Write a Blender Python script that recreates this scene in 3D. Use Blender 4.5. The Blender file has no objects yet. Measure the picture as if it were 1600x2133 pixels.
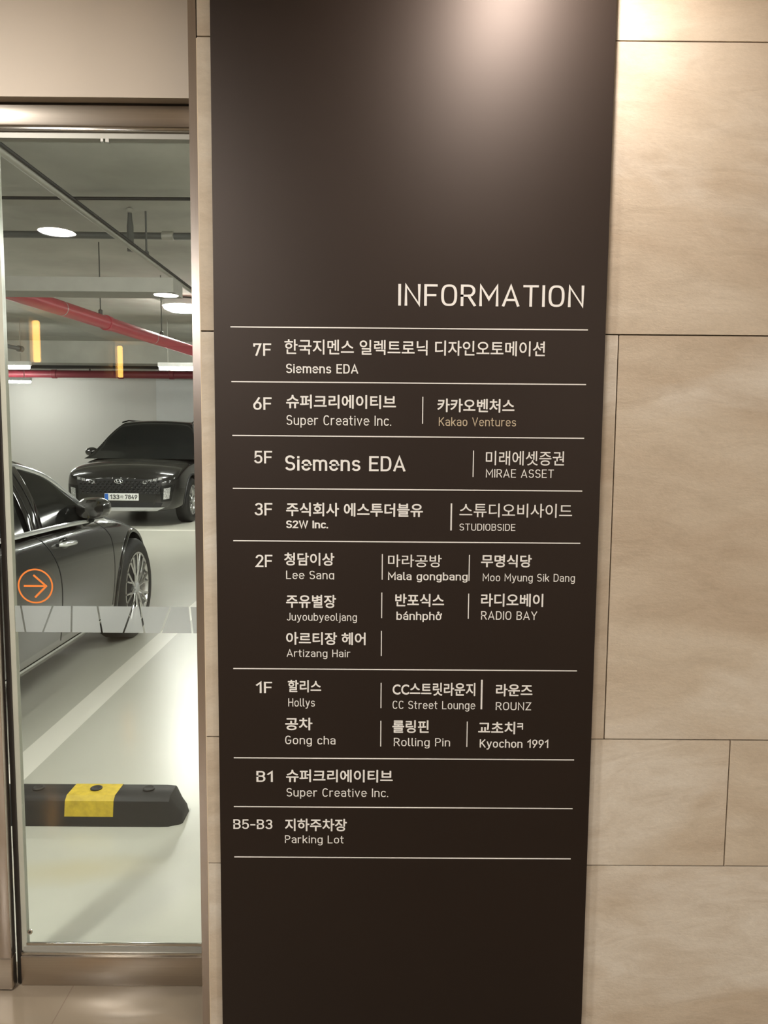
import bpy, bmesh, math, random
from mathutils import Vector, Matrix
from mathutils.bvhtree import BVHTree

random.seed(7)
SC = bpy.context.scene
COL = SC.collection
PI = math.pi

# ------------------------------------------------------------------ camera
EYE = 1.375
cam_data = bpy.data.cameras.new('camera')
cam = bpy.data.objects.new('camera', cam_data)
COL.objects.link(cam)
cam_data.sensor_fit = 'VERTICAL'
cam_data.sensor_height = 24.0
cam_data.lens = 1600.0 / 2133.0 * 24.0
cam_data.clip_start = 0.02
cam_data.clip_end = 200
right = Vector((0.99996082, -0.00342285, 0.00816301))
up = Vector((-0.00780187, 0.09478804, 0.9954669))
fwd = Vector((0.00418109, 0.99549159, -0.09475762))
m = Matrix.Identity(4)
for i in range(3):
    m[i][0] = right[i]; m[i][1] = up[i]; m[i][2] = -fwd[i]
m[0][3], m[1][3], m[2][3] = 0.0, 0.0, EYE
cam.matrix_world = m
SC.camera = cam

# ------------------------------------------------------------------ world and exposure
world = bpy.data.worlds.new('world')
SC.world = world
world.use_nodes = True
world.node_tree.nodes['Background'].inputs[0].default_value = (0.01, 0.01, 0.01, 1)
world.node_tree.nodes['Background'].inputs[1].default_value = 0.2
vs = SC.view_settings
vs.view_transform = 'Standard'
vs.look = 'None'
vs.gamma = 1.0
vs.use_curve_mapping = False
vs.exposure = 0.55
SC.cycles.use_denoising = True
SC.cycles.max_bounces = 10
SC.cycles.transparent_max_bounces = 16
SC.cycles.sample_clamp_indirect = 6.0
SC.cycles.caustics_reflective = False
SC.cycles.caustics_refractive = False

# lamp strengths (radiance of each diffuser) and colours
SIGN_LAMP = 255.0
LOBBY_LAMP = 345.0
LINEAR_LAMP = 76.0
ROUND_LAMP = 110.0
SCONCE = 16.0
WARM = (1.0, 0.95, 0.88)
COOL = (1.0, 0.975, 0.905)
SIGN_WARM = (1.0, 0.88, 0.79)

# ------------------------------------------------------------------ materials
def nt(name):
    mt = bpy.data.materials.new(name)
    mt.use_nodes = True
    t = mt.node_tree
    return mt, t, t.nodes['Principled BSDF'], t.nodes['Material Output']


def ramp(t, fac, stops):
    r = t.nodes.new('ShaderNodeValToRGB')
    e = r.color_ramp.elements
    while len(e) < len(stops):
        e.new(0.5)
    for k, (p, c) in enumerate(stops):
        e[k].position = p
        e[k].color = (*c, 1)
    t.links.new(fac, r.inputs[0])
    return r.outputs[0]


def coords(t, scale=(1, 1, 1), rot=(0, 0, 0), loc=(0, 0, 0)):
    tc = t.nodes.new('ShaderNodeTexCoord')
    mp = t.nodes.new('ShaderNodeMapping')
    mp.inputs['Scale'].default_value = scale
    mp.inputs['Rotation'].default_value = rot
    mp.inputs['Location'].default_value = loc
    t.links.new(tc.outputs['Object'], mp.inputs[0])
    return mp


def noise(t, vec, scale, detail=4, rough=0.55, dist=0.0):
    n = t.nodes.new('ShaderNodeTexNoise')
    n.inputs['Scale'].default_value = scale
    n.inputs['Detail'].default_value = detail
    n.inputs['Roughness'].default_value = rough
    n.inputs['Distortion'].default_value = dist
    t.links.new(vec, n.inputs['Vector'])
    return n.outputs[0]


def math_node(t, op, a, b=None, clamp=False):
    n = t.nodes.new('ShaderNodeMath')
    n.operation = op
    n.use_clamp = clamp
    for k, v in enumerate((a, b)):
        if v is None:
            continue
        if isinstance(v, (int, float)):
            n.inputs[k].default_value = v
        else:
            t.links.new(v, n.inputs[k])
    return n.outputs[0]


def mixc(t, fac, a, b, mode='MIX'):
    n = t.nodes.new('ShaderNodeMix')
    n.data_type = 'RGBA'
    n.blend_type = mode
    for k, v in ((0, fac), (6, a), (7, b)):
        if isinstance(v, (int, float)):
            n.inputs[k].default_value = v
        elif isinstance(v, tuple):
            n.inputs[k].default_value = (*v, 1)
        else:
            t.links.new(v, n.inputs[k])
    return n.outputs[2]


def bump(t, bs, height, strength, dist=0.01):
    b = t.nodes.new('ShaderNodeBump')
    b.inputs['Strength'].default_value = strength
    b.inputs['Distance'].default_value = dist
    t.links.new(height, b.inputs['Height'])
    t.links.new(b.outputs[0], bs.inputs['Normal'])


def plain(name, col, rough=0.5, metal=0.0, spec=0.5, coat=0.0, var=0.06, vscale=9.0, bmp=0.0):
    """one surface with a slight procedural variation of colour and gloss"""
    mt, t, bs, out = nt(name)
    mp = coords(t)
    n = noise(t, mp.outputs[0], vscale, 5)
    lo = tuple(c * (1 - var) for c in col)
    hi = tuple(min(1, c * (1 + var)) for c in col)
    t.links.new(ramp(t, n, [(0.3, lo), (0.7, hi)]), bs.inputs['Base Color'])
    bs.inputs['Roughness'].default_value = rough
    bs.inputs['Metallic'].default_value = metal
    bs.inputs['Specular IOR Level'].default_value = spec
    bs.inputs['Coat Weight'].default_value = coat
    bs.inputs['Coat Roughness'].default_value = 0.03
    if bmp:
        bump(t, bs, n, bmp)
    return mt


def emitter(name, col, strength):
    mt, t, bs, out = nt(name)
    e = t.nodes.new('ShaderNodeEmission')
    e.inputs[0].default_value = (*col, 1)
    e.inputs[1].default_value = strength
    t.links.new(e.outputs[0], out.inputs[0])
    return mt


def glass_mat(name, tint=(0.96, 0.985, 0.97)):
    mt, t, bs, out = nt(name)
    t.nodes.remove(bs)
    tr = t.nodes.new('ShaderNodeBsdfTransparent')
    tr.inputs[0].default_value = (*tint, 1)
    gl = t.nodes.new('ShaderNodeBsdfGlossy')
    gl.inputs['Roughness'].default_value = 0.0
    lw = t.nodes.new('ShaderNodeLayerWeight')
    lw.inputs[0].default_value = 0.5
    p = math_node(t, 'POWER', lw.outputs['Facing'], 4.0)
    f = math_node(t, 'MULTIPLY_ADD', p, 0.9)
    f.node.inputs[2].default_value = 0.04
    mx = t.nodes.new('ShaderNodeMixShader')
    t.links.new(f, mx.inputs[0])
    t.links.new(tr.outputs[0], mx.inputs[1])
    t.links.new(gl.outputs[0], mx.inputs[2])
    t.links.new(mx.outputs[0], out.inputs[0])
    return mt


def tile_mat():
    mt, t, bs, out = nt('beige_stone_tile')
    geo = t.nodes.new('ShaderNodeNewGeometry')
    rnd = geo.outputs['Random Per Island']
    tc = t.nodes.new('ShaderNodeTexCoord')
    rot = t.nodes.new('ShaderNodeVectorRotate')
    rot.rotation_type = 'Y_AXIS'
    t.links.new(tc.outputs['Object'], rot.inputs['Vector'])
    ang = math_node(t, 'MULTIPLY_ADD', rnd, 0.40)
    ang.node.inputs[2].default_value = -0.18
    t.links.new(ang, rot.inputs['Angle'])
    off = t.nodes.new('ShaderNodeCombineXYZ')
    k = math_node(t, 'MULTIPLY', rnd, 37.0)
    t.links.new(k, off.inputs[0]); t.links.new(k, off.inputs[2])
    add = t.nodes.new('ShaderNodeVectorMath')
    t.links.new(rot.outputs[0], add.inputs[0]); t.links.new(off.outputs[0], add.inputs[1])
    def mapped(sx, sz):
        mp = t.nodes.new('ShaderNodeMapping')
        mp.inputs['Scale'].default_value = (sx, 1.0, sz)
        t.links.new(add.outputs[0], mp.inputs[0])
        return mp.outputs[0]
    broad = noise(t, mapped(1.0, 4.2), 1.6, 4, 0.5, 0.8)
    fine = noise(t, mapped(2.2, 7.0), 3.0, 9, 0.62, 1.0)
    patch = noise(t, mapped(1.0, 2.2), 1.4, 4, 0.5, 0.5)
    grain = noise(t, mapped(20.0, 38.0), 5.0, 4, 0.7)
    c = ramp(t, broad, [(0.30, (0.485, 0.395, 0.295)), (0.46, (0.54, 0.455, 0.35)), (0.60, (0.56, 0.48, 0.375)), (0.74, (0.61, 0.535, 0.43))])
    c2 = ramp(t, fine, [(0.35, (0.80, 0.78, 0.76)), (0.5, (1.0, 1.0, 1.0)), (0.68, (1.10, 1.12, 1.15))])
    c = mixc(t, 0.38, c, c2, 'MULTIPLY')
    c3 = ramp(t, patch, [(0.50, (0, 0, 0)), (0.62, (1, 1, 1))])
    gate = math_node(t, 'MULTIPLY', c3, fine)
    c = mixc(t, gate, c, (0.72, 0.68, 0.60))
    g2 = ramp(t, grain, [(0.3, (0.90, 0.90, 0.90)), (0.7, (1.05, 1.05, 1.05))])
    c = mixc(t, 0.6, c, g2, 'MULTIPLY')
    t.links.new(c, bs.inputs['Base Color'])
    bs.inputs['Roughness'].default_value = 0.62
    bs.inputs['Specular IOR Level'].default_value = 0.25
    h = math_node(t, 'ADD', fine, math_node(t, 'MULTIPLY', grain, 0.5))
    bump(t, bs, h, 0.16, 0.006)
    return mt


def lobby_floor_mat():
    mt, t, bs, out = nt('polished_beige_floor_tile')
    mp = coords(t)
    sx = t.nodes.new('ShaderNodeSeparateXYZ')
    t.links.new(mp.outputs[0], sx.inputs[0])
    def joint(sock, period, offset):
        a = math_node(t, 'ADD', sock, offset + 60.0)
        a = math_node(t, 'MODULO', a, period)
        return math_node(t, 'LESS_THAN', a, 0.0025)
    j = math_node(t, 'MAXIMUM', joint(sx.outputs[0], 0.6, 0.765), joint(sx.outputs[1], 0.6, -1.83 + 0.6))
    n = noise(t, mp.outputs[0], 3.0, 6, 0.6, 0.4)
    c = ramp(t, n, [(0.3, (0.20, 0.16, 0.115)), (0.7, (0.225, 0.18, 0.13))])
    c = mixc(t, j, c, (0.16, 0.12, 0.09))
    t.links.new(c, bs.inputs['Base Color'])
    bs.inputs['Roughness'].default_value = 0.12
    return mt


def garage_floor_mat():
    """pale epoxy coat with painted bay lines, an aisle line and stains"""
    mt, t, bs, out = nt('pale_epoxy_floor')
    mp = coords(t)
    sx = t.nodes.new('ShaderNodeSeparateXYZ')
    t.links.new(mp.outputs[0], sx.inputs[0])
    X, Y = sx.outputs[0], sx.outputs[1]
    def band(sock, lo, hi):
        return math_node(t, 'MULTIPLY', math_node(t, 'GREATER_THAN', sock, lo), math_node(t, 'LESS_THAN', sock, hi))
    near = math_node(t, 'MULTIPLY', band(X, -1.555, -1.425), band(Y, 2.76, 6.9))
    near = math_node(t, 'MAXIMUM', near, math_node(t, 'MULTIPLY', band(X, -4.03, -3.90), band(Y, 2.2, 6.9)))
    near = math_node(t, 'MAXIMUM', near, math_node(t, 'MULTIPLY', band(X, 0.92, 1.05), band(Y, 2.2, 6.9)))
    far = band(Y, 11.25, 11.40)
    line = math_node(t, 'MAXIMUM', near, far)
    n1 = noise(t, mp.outputs[0], 0.7, 3, 0.5, 0.3)
    n2 = noise(t, mp.outputs[0], 6.0, 6, 0.65, 0.3)
    c = ramp(t, n1, [(0.0, (0.47, 0.46, 0.40)), (0.5, (0.53, 0.52, 0.455)), (1.0, (0.59, 0.58, 0.51))])
    c = mixc(t, 0.35, c, ramp(t, n2, [(0.1, (0.86, 0.86, 0.84)), (0.9, (1.06, 1.06, 1.06))]), 'MULTIPLY')
    # two soft stains: a yellow one and a grey tyre mark near the glass
    def blob(cx, cy, rx, ry, rotz):
        b = coords(t, (1 / rx, 1 / ry, 1))
        r = t.nodes.new('ShaderNodeMapping'); r.vector_type = 'TEXTURE'
        r.inputs['Location'].default_value = (cx, cy, 0)
        r.inputs['Rotation'].default_value = (0, 0, rotz)
        r.inputs['Scale'].default_value = (rx, ry, 1)
        tc = t.nodes.new('ShaderNodeTexCoord')
        t.links.new(tc.outputs['Object'], r.inputs[0])
        ln = t.nodes.new('ShaderNodeVectorMath'); ln.operation = 'LENGTH'
        t.links.new(r.outputs[0], ln.inputs[0])
        d = math_node(t, 'ADD', ln.outputs['Value'], math_node(t, 'MULTIPLY', n2, 0.7))
        mr = t.nodes.new('ShaderNodeMapRange')
        mr.inputs['From Min'].default_value = 1.5; mr.inputs['From Max'].default_value = 0.6
        t.links.new(d, mr.inputs['Value'])
        return mr.outputs[0]
    c = mixc(t, math_node(t, 'MULTIPLY', blob(-0.96, 2.33, 0.26, 0.09, 0.1), 0.55), c, (0.47, 0.41, 0.25))
    c = mixc(t, math_node(t, 'MULTIPLY', blob(-0.68, 2.16, 0.09, 0.36, -0.45), 0.5), c, (0.40, 0.39, 0.36))
    wear = ramp(t, n2, [(0.22, (0.66, 0.64, 0.56)), (0.38, (0.84, 0.81, 0.73))])
    c = mixc(t, line, c, wear)
    t.links.new(c, bs.inputs['Base Color'])
    bs.inputs['Roughness'].default_value = 0.28
    return mt


def steel_mat(name, col=(0.60, 0.54, 0.47), rough=0.28, axis='X'):
    mt, t, bs, out = nt(name)
    sc = (1.5, 40, 160) if axis == 'X' else (160, 40, 1.5)
    mp = coords(t, sc)
    n = noise(t, mp.outputs[0], 3.0, 3, 0.6)
    lo = tuple(c * 0.92 for c in col)
    t.links.new(ramp(t, n, [(0.3, lo), (0.7, col)]), bs.inputs['Base Color'])
    bs.inputs['Metallic'].default_value = 1.0
    bs.inputs['Roughness'].default_value = rough
    bump(t, bs, n, 0.02, 0.002)
    return mt


M = {}
M['tile'] = tile_mat()
M['grout'] = plain('dark_grout', (0.07, 0.05, 0.04), 0.9)
M['wallpaint'] = plain('beige_wall_paint', (0.64, 0.56, 0.47), 0.75, var=0.015, vscale=1.5)
M['dark_stone'] = plain('dark_brown_stone', (0.07, 0.055, 0.043), 0.6, var=0.12, vscale=2.0)
M['lobbyceil'] = plain('cream_ceiling_paint', (0.72, 0.66, 0.58), 0.85, var=0.02)
M['lobbyfloor'] = lobby_floor_mat()
M['gfloor'] = garage_floor_mat()
M['concrete'] = plain('grey_concrete_soffit', (0.36, 0.355, 0.315), 0.9, var=0.16, vscale=1.4, bmp=0.05)
M['white_wall'] = plain('white_garage_paint', (0.66, 0.65, 0.62), 0.7, var=0.03, vscale=0.8)
M['grey_wall'] = plain('pale_grey_garage_paint', (0.74, 0.75, 0.75), 0.6, var=0.02)
M['sign'] = plain('satin_dark_brown_board', (0.0115, 0.0068, 0.0046), 0.58, spec=0.44, var=0.08, vscale=2.0)
M['sign'].node_tree.nodes['Principled BSDF'].inputs['Specular Tint'].default_value = (1.0, 0.86, 0.78, 1)
M['white_vinyl'] = plain('white_vinyl', (0.80, 0.79, 0.76), 0.5, var=0.01)
M['cream_vinyl'] = plain('cream_vinyl', (0.52, 0.43, 0.30), 0.5, var=0.01)
M['steel'] = steel_mat('brushed_steel')
M['steel_bright'] = steel_mat('polished_steel_edge', (0.68, 0.67, 0.63), 0.16)
M['steel_v'] = steel_mat('brushed_steel_upright', (0.60, 0.54, 0.50), 0.22, 'Z')
M['gasket'] = plain('dark_gasket', (0.035, 0.03, 0.025), 0.6)
M['stone_edge'] = plain('pale_tile_edge', (0.62, 0.52, 0.38), 0.6)
M['glass'] = glass_mat('clear_glass')
M['glass_edge'] = plain('green_glass_edge', (0.42, 0.42, 0.35), 0.25)
M['orange'] = plain('orange_vinyl', (0.80, 0.23, 0.04), 0.5, var=0.01)
M['rubber'] = plain('black_rubber', (0.013, 0.013, 0.0135), 0.55, bmp=0.15, vscale=25)
M['yellow'] = plain('worn_yellow_paint', (0.60, 0.43, 0.03), 0.5, var=0.22, vscale=30)
M['paint'] = plain('black_car_paint', (0.008, 0.0075, 0.007), 0.22, spec=0.5, coat=1.0, var=0.0)
M['blackglass'] = plain('tinted_car_glass', (0.006, 0.007, 0.007), 0.06, spec=0.18, var=0.0)
M['blackgloss'] = plain('gloss_black_trim', (0.008, 0.008, 0.008), 0.08, var=0.0)
M['blackmatt'] = plain('matt_black_plastic', (0.015, 0.015, 0.016), 0.6)
M['chrome'] = plain('satin_chrome', (0.86, 0.88, 0.90), 0.16, metal=0.75, var=0.0)
M['rim'] = plain('machined_alloy', (0.62, 0.62, 0.62), 0.22, metal=1.0, var=0.02)
M['tyre'] = plain('tyre_rubber', (0.014, 0.014, 0.014), 0.6)
M['silver'] = plain('silver_plastic', (0.52, 0.53, 0.54), 0.35, metal=0.5)
M['lens'] = plain('headlamp_lens', (0.62, 0.63, 0.66), 0.10, metal=0.6, var=0.6, vscale=70)
M['plate_white'] = plain('white_plate', (0.82, 0.83, 0.82), 0.4, var=0.01)
M['plate_blue'] = plain('blue_plate_strip', (0.03, 0.14, 0.55), 0.4, var=0.01)
M['black_ink'] = plain('black_print', (0.03, 0.03, 0.03), 0.5)
M['red_pipe'] = plain('red_fire_pipe_paint', (0.52, 0.07, 0.10), 0.38, var=0.06)
M['red_dark'] = plain('dark_red_pipe_paint', (0.22, 0.03, 0.045), 0.45, var=0.06)
M['zinc'] = plain('zinc_conduit', (0.34, 0.33, 0.29), 0.5, metal=0.3)
M['darkpipe'] = plain('dark_grey_pipe', (0.09, 0.095, 0.09), 0.5)
M['blackpipe'] = plain('black_conduit', (0.012, 0.012, 0.012), 0.6)
M['traymat'] = plain('galvanised_tray', (0.33, 0.32, 0.29), 0.55, metal=0.2)
M['lamp_body'] = plain('white_lamp_housing', (0.7, 0.7, 0.68), 0.45)
M['e_sign'] = emitter('warm_downlight_glow', SIGN_WARM, SIGN_LAMP)
M['e_lobby'] = emitter('lobby_downlight_glow', WARM, LOBBY_LAMP)
M['e_linear'] = emitter('linear_tube_glow', COOL, LINEAR_LAMP)
M['e_round'] = emitter('round_lamp_glow', COOL, ROUND_LAMP)
M['e_sconce'] = emitter('amber_glow', (1.0, 0.47, 0.10), SCONCE)


def frosted_mat():
    mt, t, bs, out = nt('frosted_film')
    t.nodes.remove(bs)
    d = t.nodes.new('ShaderNodeBsdfDiffuse'); d.inputs[0].default_value = (0.30, 0.305, 0.31, 1)
    tl = t.nodes.new('ShaderNodeBsdfTranslucent'); tl.inputs[0].default_value = (0.66, 0.67, 0.66, 1)
    tr = t.nodes.new('ShaderNodeBsdfTransparent')
    mp = coords(t)
    n = noise(t, mp.outputs[0], 5.0)
    f = math_node(t, 'MULTIPLY_ADD', n, 0.1)
    f.node.inputs[2].default_value = 0.60
    m1 = t.nodes.new('ShaderNodeMixShader')
    t.links.new(f, m1.inputs[0]); t.links.new(d.outputs[0], m1.inputs[1]); t.links.new(tl.outputs[0], m1.inputs[2])
    m2 = t.nodes.new('ShaderNodeMixShader'); m2.inputs[0].default_value = 0.20
    t.links.new(m1.outputs[0], m2.inputs[1]); t.links.new(tr.outputs[0], m2.inputs[2])
    t.links.new(m2.outputs[0], out.inputs[0])
    return mt


M['frost'] = frosted_mat()


# ------------------------------------------------------------------ mesh helpers
class MB:
    """collects shapes and links them as one mesh object"""
    def __init__(self):
        self.v = []; self.f = []

    def poly(self, pts):
        n = len(self.v); self.v += [tuple(p) for p in pts]
        self.f.append(tuple(range(n, n + len(pts))))
        return self

    def box(self, x0, x1, y0, y1, z0, z1, c=0.0):
        """box, with chamfered upright and level edges when c > 0"""
        if c <= 0:
            n = len(self.v)
            self.v += [(x, y, z) for z in (z0, z1) for y in (y0, y1) for x in (x0, x1)]
            for q in ((0, 2, 3, 1), (4, 5, 7, 6), (0, 1, 5, 4), (2, 6, 7, 3), (0, 4, 6, 2), (1, 3, 7, 5)):
                self.f.append(tuple(n + k for k in q))
            return self
        bm = bmesh.new()
        bmesh.ops.create_cube(bm, size=1)
        for v in bm.verts:
            v.co = Vector(((x0 + x1) / 2 + v.co.x * (x1 - x0), (y0 + y1) / 2 + v.co.y * (y1 - y0), (z0 + z1) / 2 + v.co.z * (z1 - z0)))
        bmesh.ops.bevel(bm, geom=bm.edges[:], offset=c, segments=2, affect='EDGES', profile=0.5)
        self.add_bm(bm)
        return self

    def add_bm(self, bm):
        bm.verts.index_update()
        n = len(self.v)
        self.v += [tuple(v.co) for v in bm.verts]
        self.f += [tuple(n + v.index for v in f.verts) for f in bm.faces]
        bm.free()
        return self

    def grid(self, rows, close_u=False, close_v=False):
        n = len(self.v); R_ = len(rows); C_ = len(rows[0])
        for r in rows:
            self.v += [tuple(p) for p in r]
        for i in range(R_ if close_v else R_ - 1):
            for j in range(C_ if close_u else C_ - 1):
                a = n + i * C_ + j; b = n + i * C_ + (j + 1) % C_
                c = n + ((i + 1) % R_) * C_ + (j + 1) % C_; d = n + ((i + 1) % R_) * C_ + j
                self.f.append((a, b, c, d))
        return self

    def tube(self, pts, r, seg=12, caps=True, flat=1.0):
        pts = [Vector(p) for p in pts]
        rows = []
        ref = None
        for i, p in enumerate(pts):
            d = (pts[min(i + 1, len(pts) - 1)] - pts[max(i - 1, 0)]).normalized()
            if ref is None:
                ref = Vector((0, 0, 1)) if abs(d.z) < 0.9 else Vector((1, 0, 0))
            u = (ref - d * ref.dot(d)).normalized(); w = d.cross(u)
            ref = u
            rr = r[i] if isinstance(r, (list, tuple)) else r
            rows.append([p + u * (rr * math.sin(2 * PI * k / seg)) + w * (rr * flat * math.cos(2 * PI * k / seg)) for k in range(seg)])
        self.grid(rows, close_u=True)
        if caps:
            self.poly(list(reversed(rows[0]))); self.poly(rows[-1])
        return self

    def lathe(self, centre, axis, prof, seg=32, cap=True):
        """prof: (distance along axis, radius)"""
        a = Vector(axis).normalized()
        u = a.orthogonal().normalized(); w = a.cross(u)
        c = Vector(centre)
        rows = [[c + a * h + u * (r * math.cos(2 * PI * k / seg)) + w * (r * math.sin(2 * PI * k / seg)) for k in range(seg)] for h, r in prof]
        self.grid(rows, close_u=True)
        if cap:
            if prof[0][1] > 1e-6: self.poly(list(reversed(rows[0])))
            if prof[-1][1] > 1e-6: self.poly(rows[-1])
        return self

    def ellipsoid(self, c, rx, ry, rz, seg=20, rings=12, rot=None):
        rows = []
        for i in range(rings + 1):
            a = -PI / 2 + PI * i / rings
            row = []
            for k in range(seg):
                b = 2 * PI * k / seg
                p = Vector((rx * math.cos(a) * math.cos(b), ry * math.cos(a) * math.sin(b), rz * math.sin(a)))
                if rot: p = rot @ p
                row.append(Vector(c) + p)
            rows.append(row)
        self.grid(rows, close_u=True)
        return self

    def build(self, name, mat, parent=None, smooth=False, fix=True):
        me = bpy.data.meshes.new(name)
        off = Vector((0, 0, 0))
        if parent is not None:
            off = world_loc(parent)
        me.from_pydata([tuple(Vector(v) - off) for v in self.v], [], self.f)
        if fix:
            bm = bmesh.new(); bm.from_mesh(me)
            bmesh.ops.remove_doubles(bm, verts=bm.verts[:], dist=1e-6)
            bmesh.ops.recalc_face_normals(bm, faces=bm.faces[:])
            bm.to_mesh(me); bm.free()
        me.materials.append(mat)
        if smooth:
            me.polygons.foreach_set('use_smooth', [True] * len(me.polygons))
            me.set_sharp_from_angle(angle=math.radians(38))
        me.update()
        o = bpy.data.objects.new(name, me)
        COL.objects.link(o)
        if parent is not None:
            o.parent = parent
        return o


def world_loc(o):
    p = Vector(o.location)
    while o.parent is not None:
        o = o.parent
        p = p + Vector(o.location)
    return p


def tag(o, label=None, cat=None, group=None, kind=None):
    if label: o['label'] = label
    if cat: o['category'] = cat
    if group: o['group'] = group
    if kind: o['kind'] = kind
    return o


def thing(name, loc, label, cat, group=None, kind=None):
    o = bpy.data.objects.new(name, None)
    o.empty_display_size = 0.1
    COL.objects.link(o)
    o.location = loc
    return tag(o, label, cat, group, kind)


def copy_tree(o, parent=None):
    c = o.copy(); COL.objects.link(c)
    if parent is not None: c.parent = parent
    for ch in [k for k in bpy.data.objects if k.parent == o]:
        copy_tree(ch, c)
    return c


def box_obj(name, mat, *b, parent=None, c=0.0):
    return MB().box(*b, c=c).build(name, mat, parent, smooth=c > 0)


# ------------------------------------------------------------------ lobby shell
WY = 1.68            # face of the tiled wall
CEIL = 2.5
XL, XR, YB = -3.2, 3.0, -6.0

f = MB().box(XL - 0.1, XR + 0.1, YB - 0.1, 1.90, -0.06, 0.0).build('floor', M['lobbyfloor'])
tag(f, 'polished beige tiled lobby floor in front of the glazing', 'floor', kind='structure')

# tiled wall: every tile a block of its own with open 3 mm joints over a dark backing
COURSES = [(0.0, 0.401), (0.404, 0.701), (0.704, 1.601), (1.604, 2.201), (2.204, 2.501)]
CUTS = {0: [1.24, 2.44], 1: [0.7959, 1.996], 2: [0.5094, 1.71], 3: [1.40, 2.6], 4: [0.878, 2.08]}
mb = MB()
WX0 = -0.389
for k, (z0, z1) in enumerate(COURSES):
    xs = [WX0] + CUTS[k] + [XR]
    for a, b in zip(xs[:-1], xs[1:]):
        mb.box(a if a == WX0 else a + 0.0015, b if b == XR else b - 0.0015, WY, WY + 0.02, z0, z1)
w = mb.build('wall_right', M['tile'])
tag(w, 'beige stone tiled wall behind the brown sign', 'wall', kind='structure')
w2 = box_obj('wall_right_core', M['grout'], WX0 + 0.001, XR, WY + 0.02, 1.90, 0.0, CEIL + 0.1, parent=w)
w2.name = 'backing'
e = box_obj('edge_trim', M['stone_edge'], WX0 - 0.0022, WX0 - 0.0002, WY + 0.001, WY + 0.02, 0.0, 2.2, parent=w)

# painted header wall above the glazing
h = box_obj('wall_left', M['wallpaint'], XL, -0.4135, 1.785, 1.90, 2.124, CEIL + 0.1)
tag(h, 'plain beige painted wall above the glazing', 'wall', kind='structure')
o = box_obj('wall_side', M['dark_stone'], XL - 0.1, XL, YB, 1.90, 0.0, CEIL + 0.1)
tag(o, 'dark brown side wall of the lobby with amber lamps', 'wall', kind='structure'); o.name = 'wall_west'
o = box_obj('wall_east', M['wallpaint'], XR, XR + 0.1, YB, 1.90, 0.0, CEIL + 0.1)
tag(o, 'beige lobby wall at the right end of the tiled wall', 'wall', kind='structure')
o = box_obj('wall_back', M['dark_stone'], XL - 0.1, XR + 0.1, YB - 0.1, YB, 0.0, CEIL + 0.1)
tag(o, 'dark brown lobby wall facing the sign', 'wall', kind='structure')
o = box_obj('ceiling', M['lobbyceil'], XL - 0.1, XR + 0.1, YB - 0.1, 1.90, CEIL, CEIL + 0.1)
tag(o, 'cream lobby ceiling with round downlights', 'ceiling', kind='structure')

# steel jamb between the tiled wall and the glazing
o = box_obj('trim_1', M['steel_v'], -0.4083, -0.3914, 1.682, 1.885, 0.0, CEIL)
tag(o, 'slim brushed steel jamb between tiled wall and glass', 'trim', kind='structure')

# ------------------------------------------------------------------ glazing
win = thing('window_1', (-0.65, 1.83, 0), 'fixed glass panel with steel rails looking into the garage', 'window', kind='structure')
GX0, GX1 = -0.8945, -0.4128
box_obj('pane', M['glass'], GX0 + 0.0125, GX1, 1.827, 1.837, 0.085, 2.062, parent=win)
box_obj('glass_edge', M['glass_edge'], GX0, GX0 + 0.0125, 1.824, 1.840, 0.085, 2.062, parent=win)
box_obj('gasket', M['gasket'], GX0 - 0.012, GX0 - 0.0002, 1.822, 1.86, 0.0, 2.072, parent=win)
tr = box_obj('top_rail', M['steel'], XL, GX1, 1.808, 1.875, 2.072, 2.117, parent=win, c=0.002)
box_obj('shadow_gap', M['gasket'], XL, GX1, 1.815, 1.875, 2.117, 2.124, parent=win)
box_obj('glazing_channel', M['steel_bright'], GX0, GX1, 1.812, 1.852, 2.063, 2.0718, parent=win, c=0.0015)
box_obj('glazing_bead', M['zinc'], GX0, GX1, 1.820, 1.846, 2.049, 2.0628, parent=win)
kr = box_obj('kick_rail', M['steel'], GX0 + 0.001, GX1, 1.812, 1.855, 0.0, 0.077, parent=win, c=0.002)
box_obj('sill_bead', M['steel_bright'], GX0 + 0.001, GX1, 1.816, 1.850, 0.0775, 0.086, parent=win, c=0.0015)
box_obj('sill_channel', M['zinc'], GX0 + 0.006, GX1, 1.8205, 1.8265, 0.0862, 0.098, parent=win)
box_obj('sill_lip', M['steel_bright'], GX0 + 0.012, GX1, 1.822, 1.8265, 0.0985, 0.107, parent=win, c=0.001)
bt = MB().lathe((-0.874, 1.8268, 0.134), (0, -1, 0), [(0, 0.0066), (0.002, 0.0066), (0.003, 0.0055)], 20).build('glass_bolt', M['steel_bright'], win, True)
MB().lathe((-0.874, 1.8236, 0.134), (0, -1, 0), [(0, 0.0028), (0.0006, 0.0028)], 12).build('bolt_socket', M['gasket'], bt)
MB().box(-0.643, -0.637, 1.818, 1.8268, 2.042, 2.0488).box(-0.632, -0.624, 1.818, 1.8268, 2.041, 2.0488).build('glazing_clip', M['steel_bright'], win)

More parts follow.
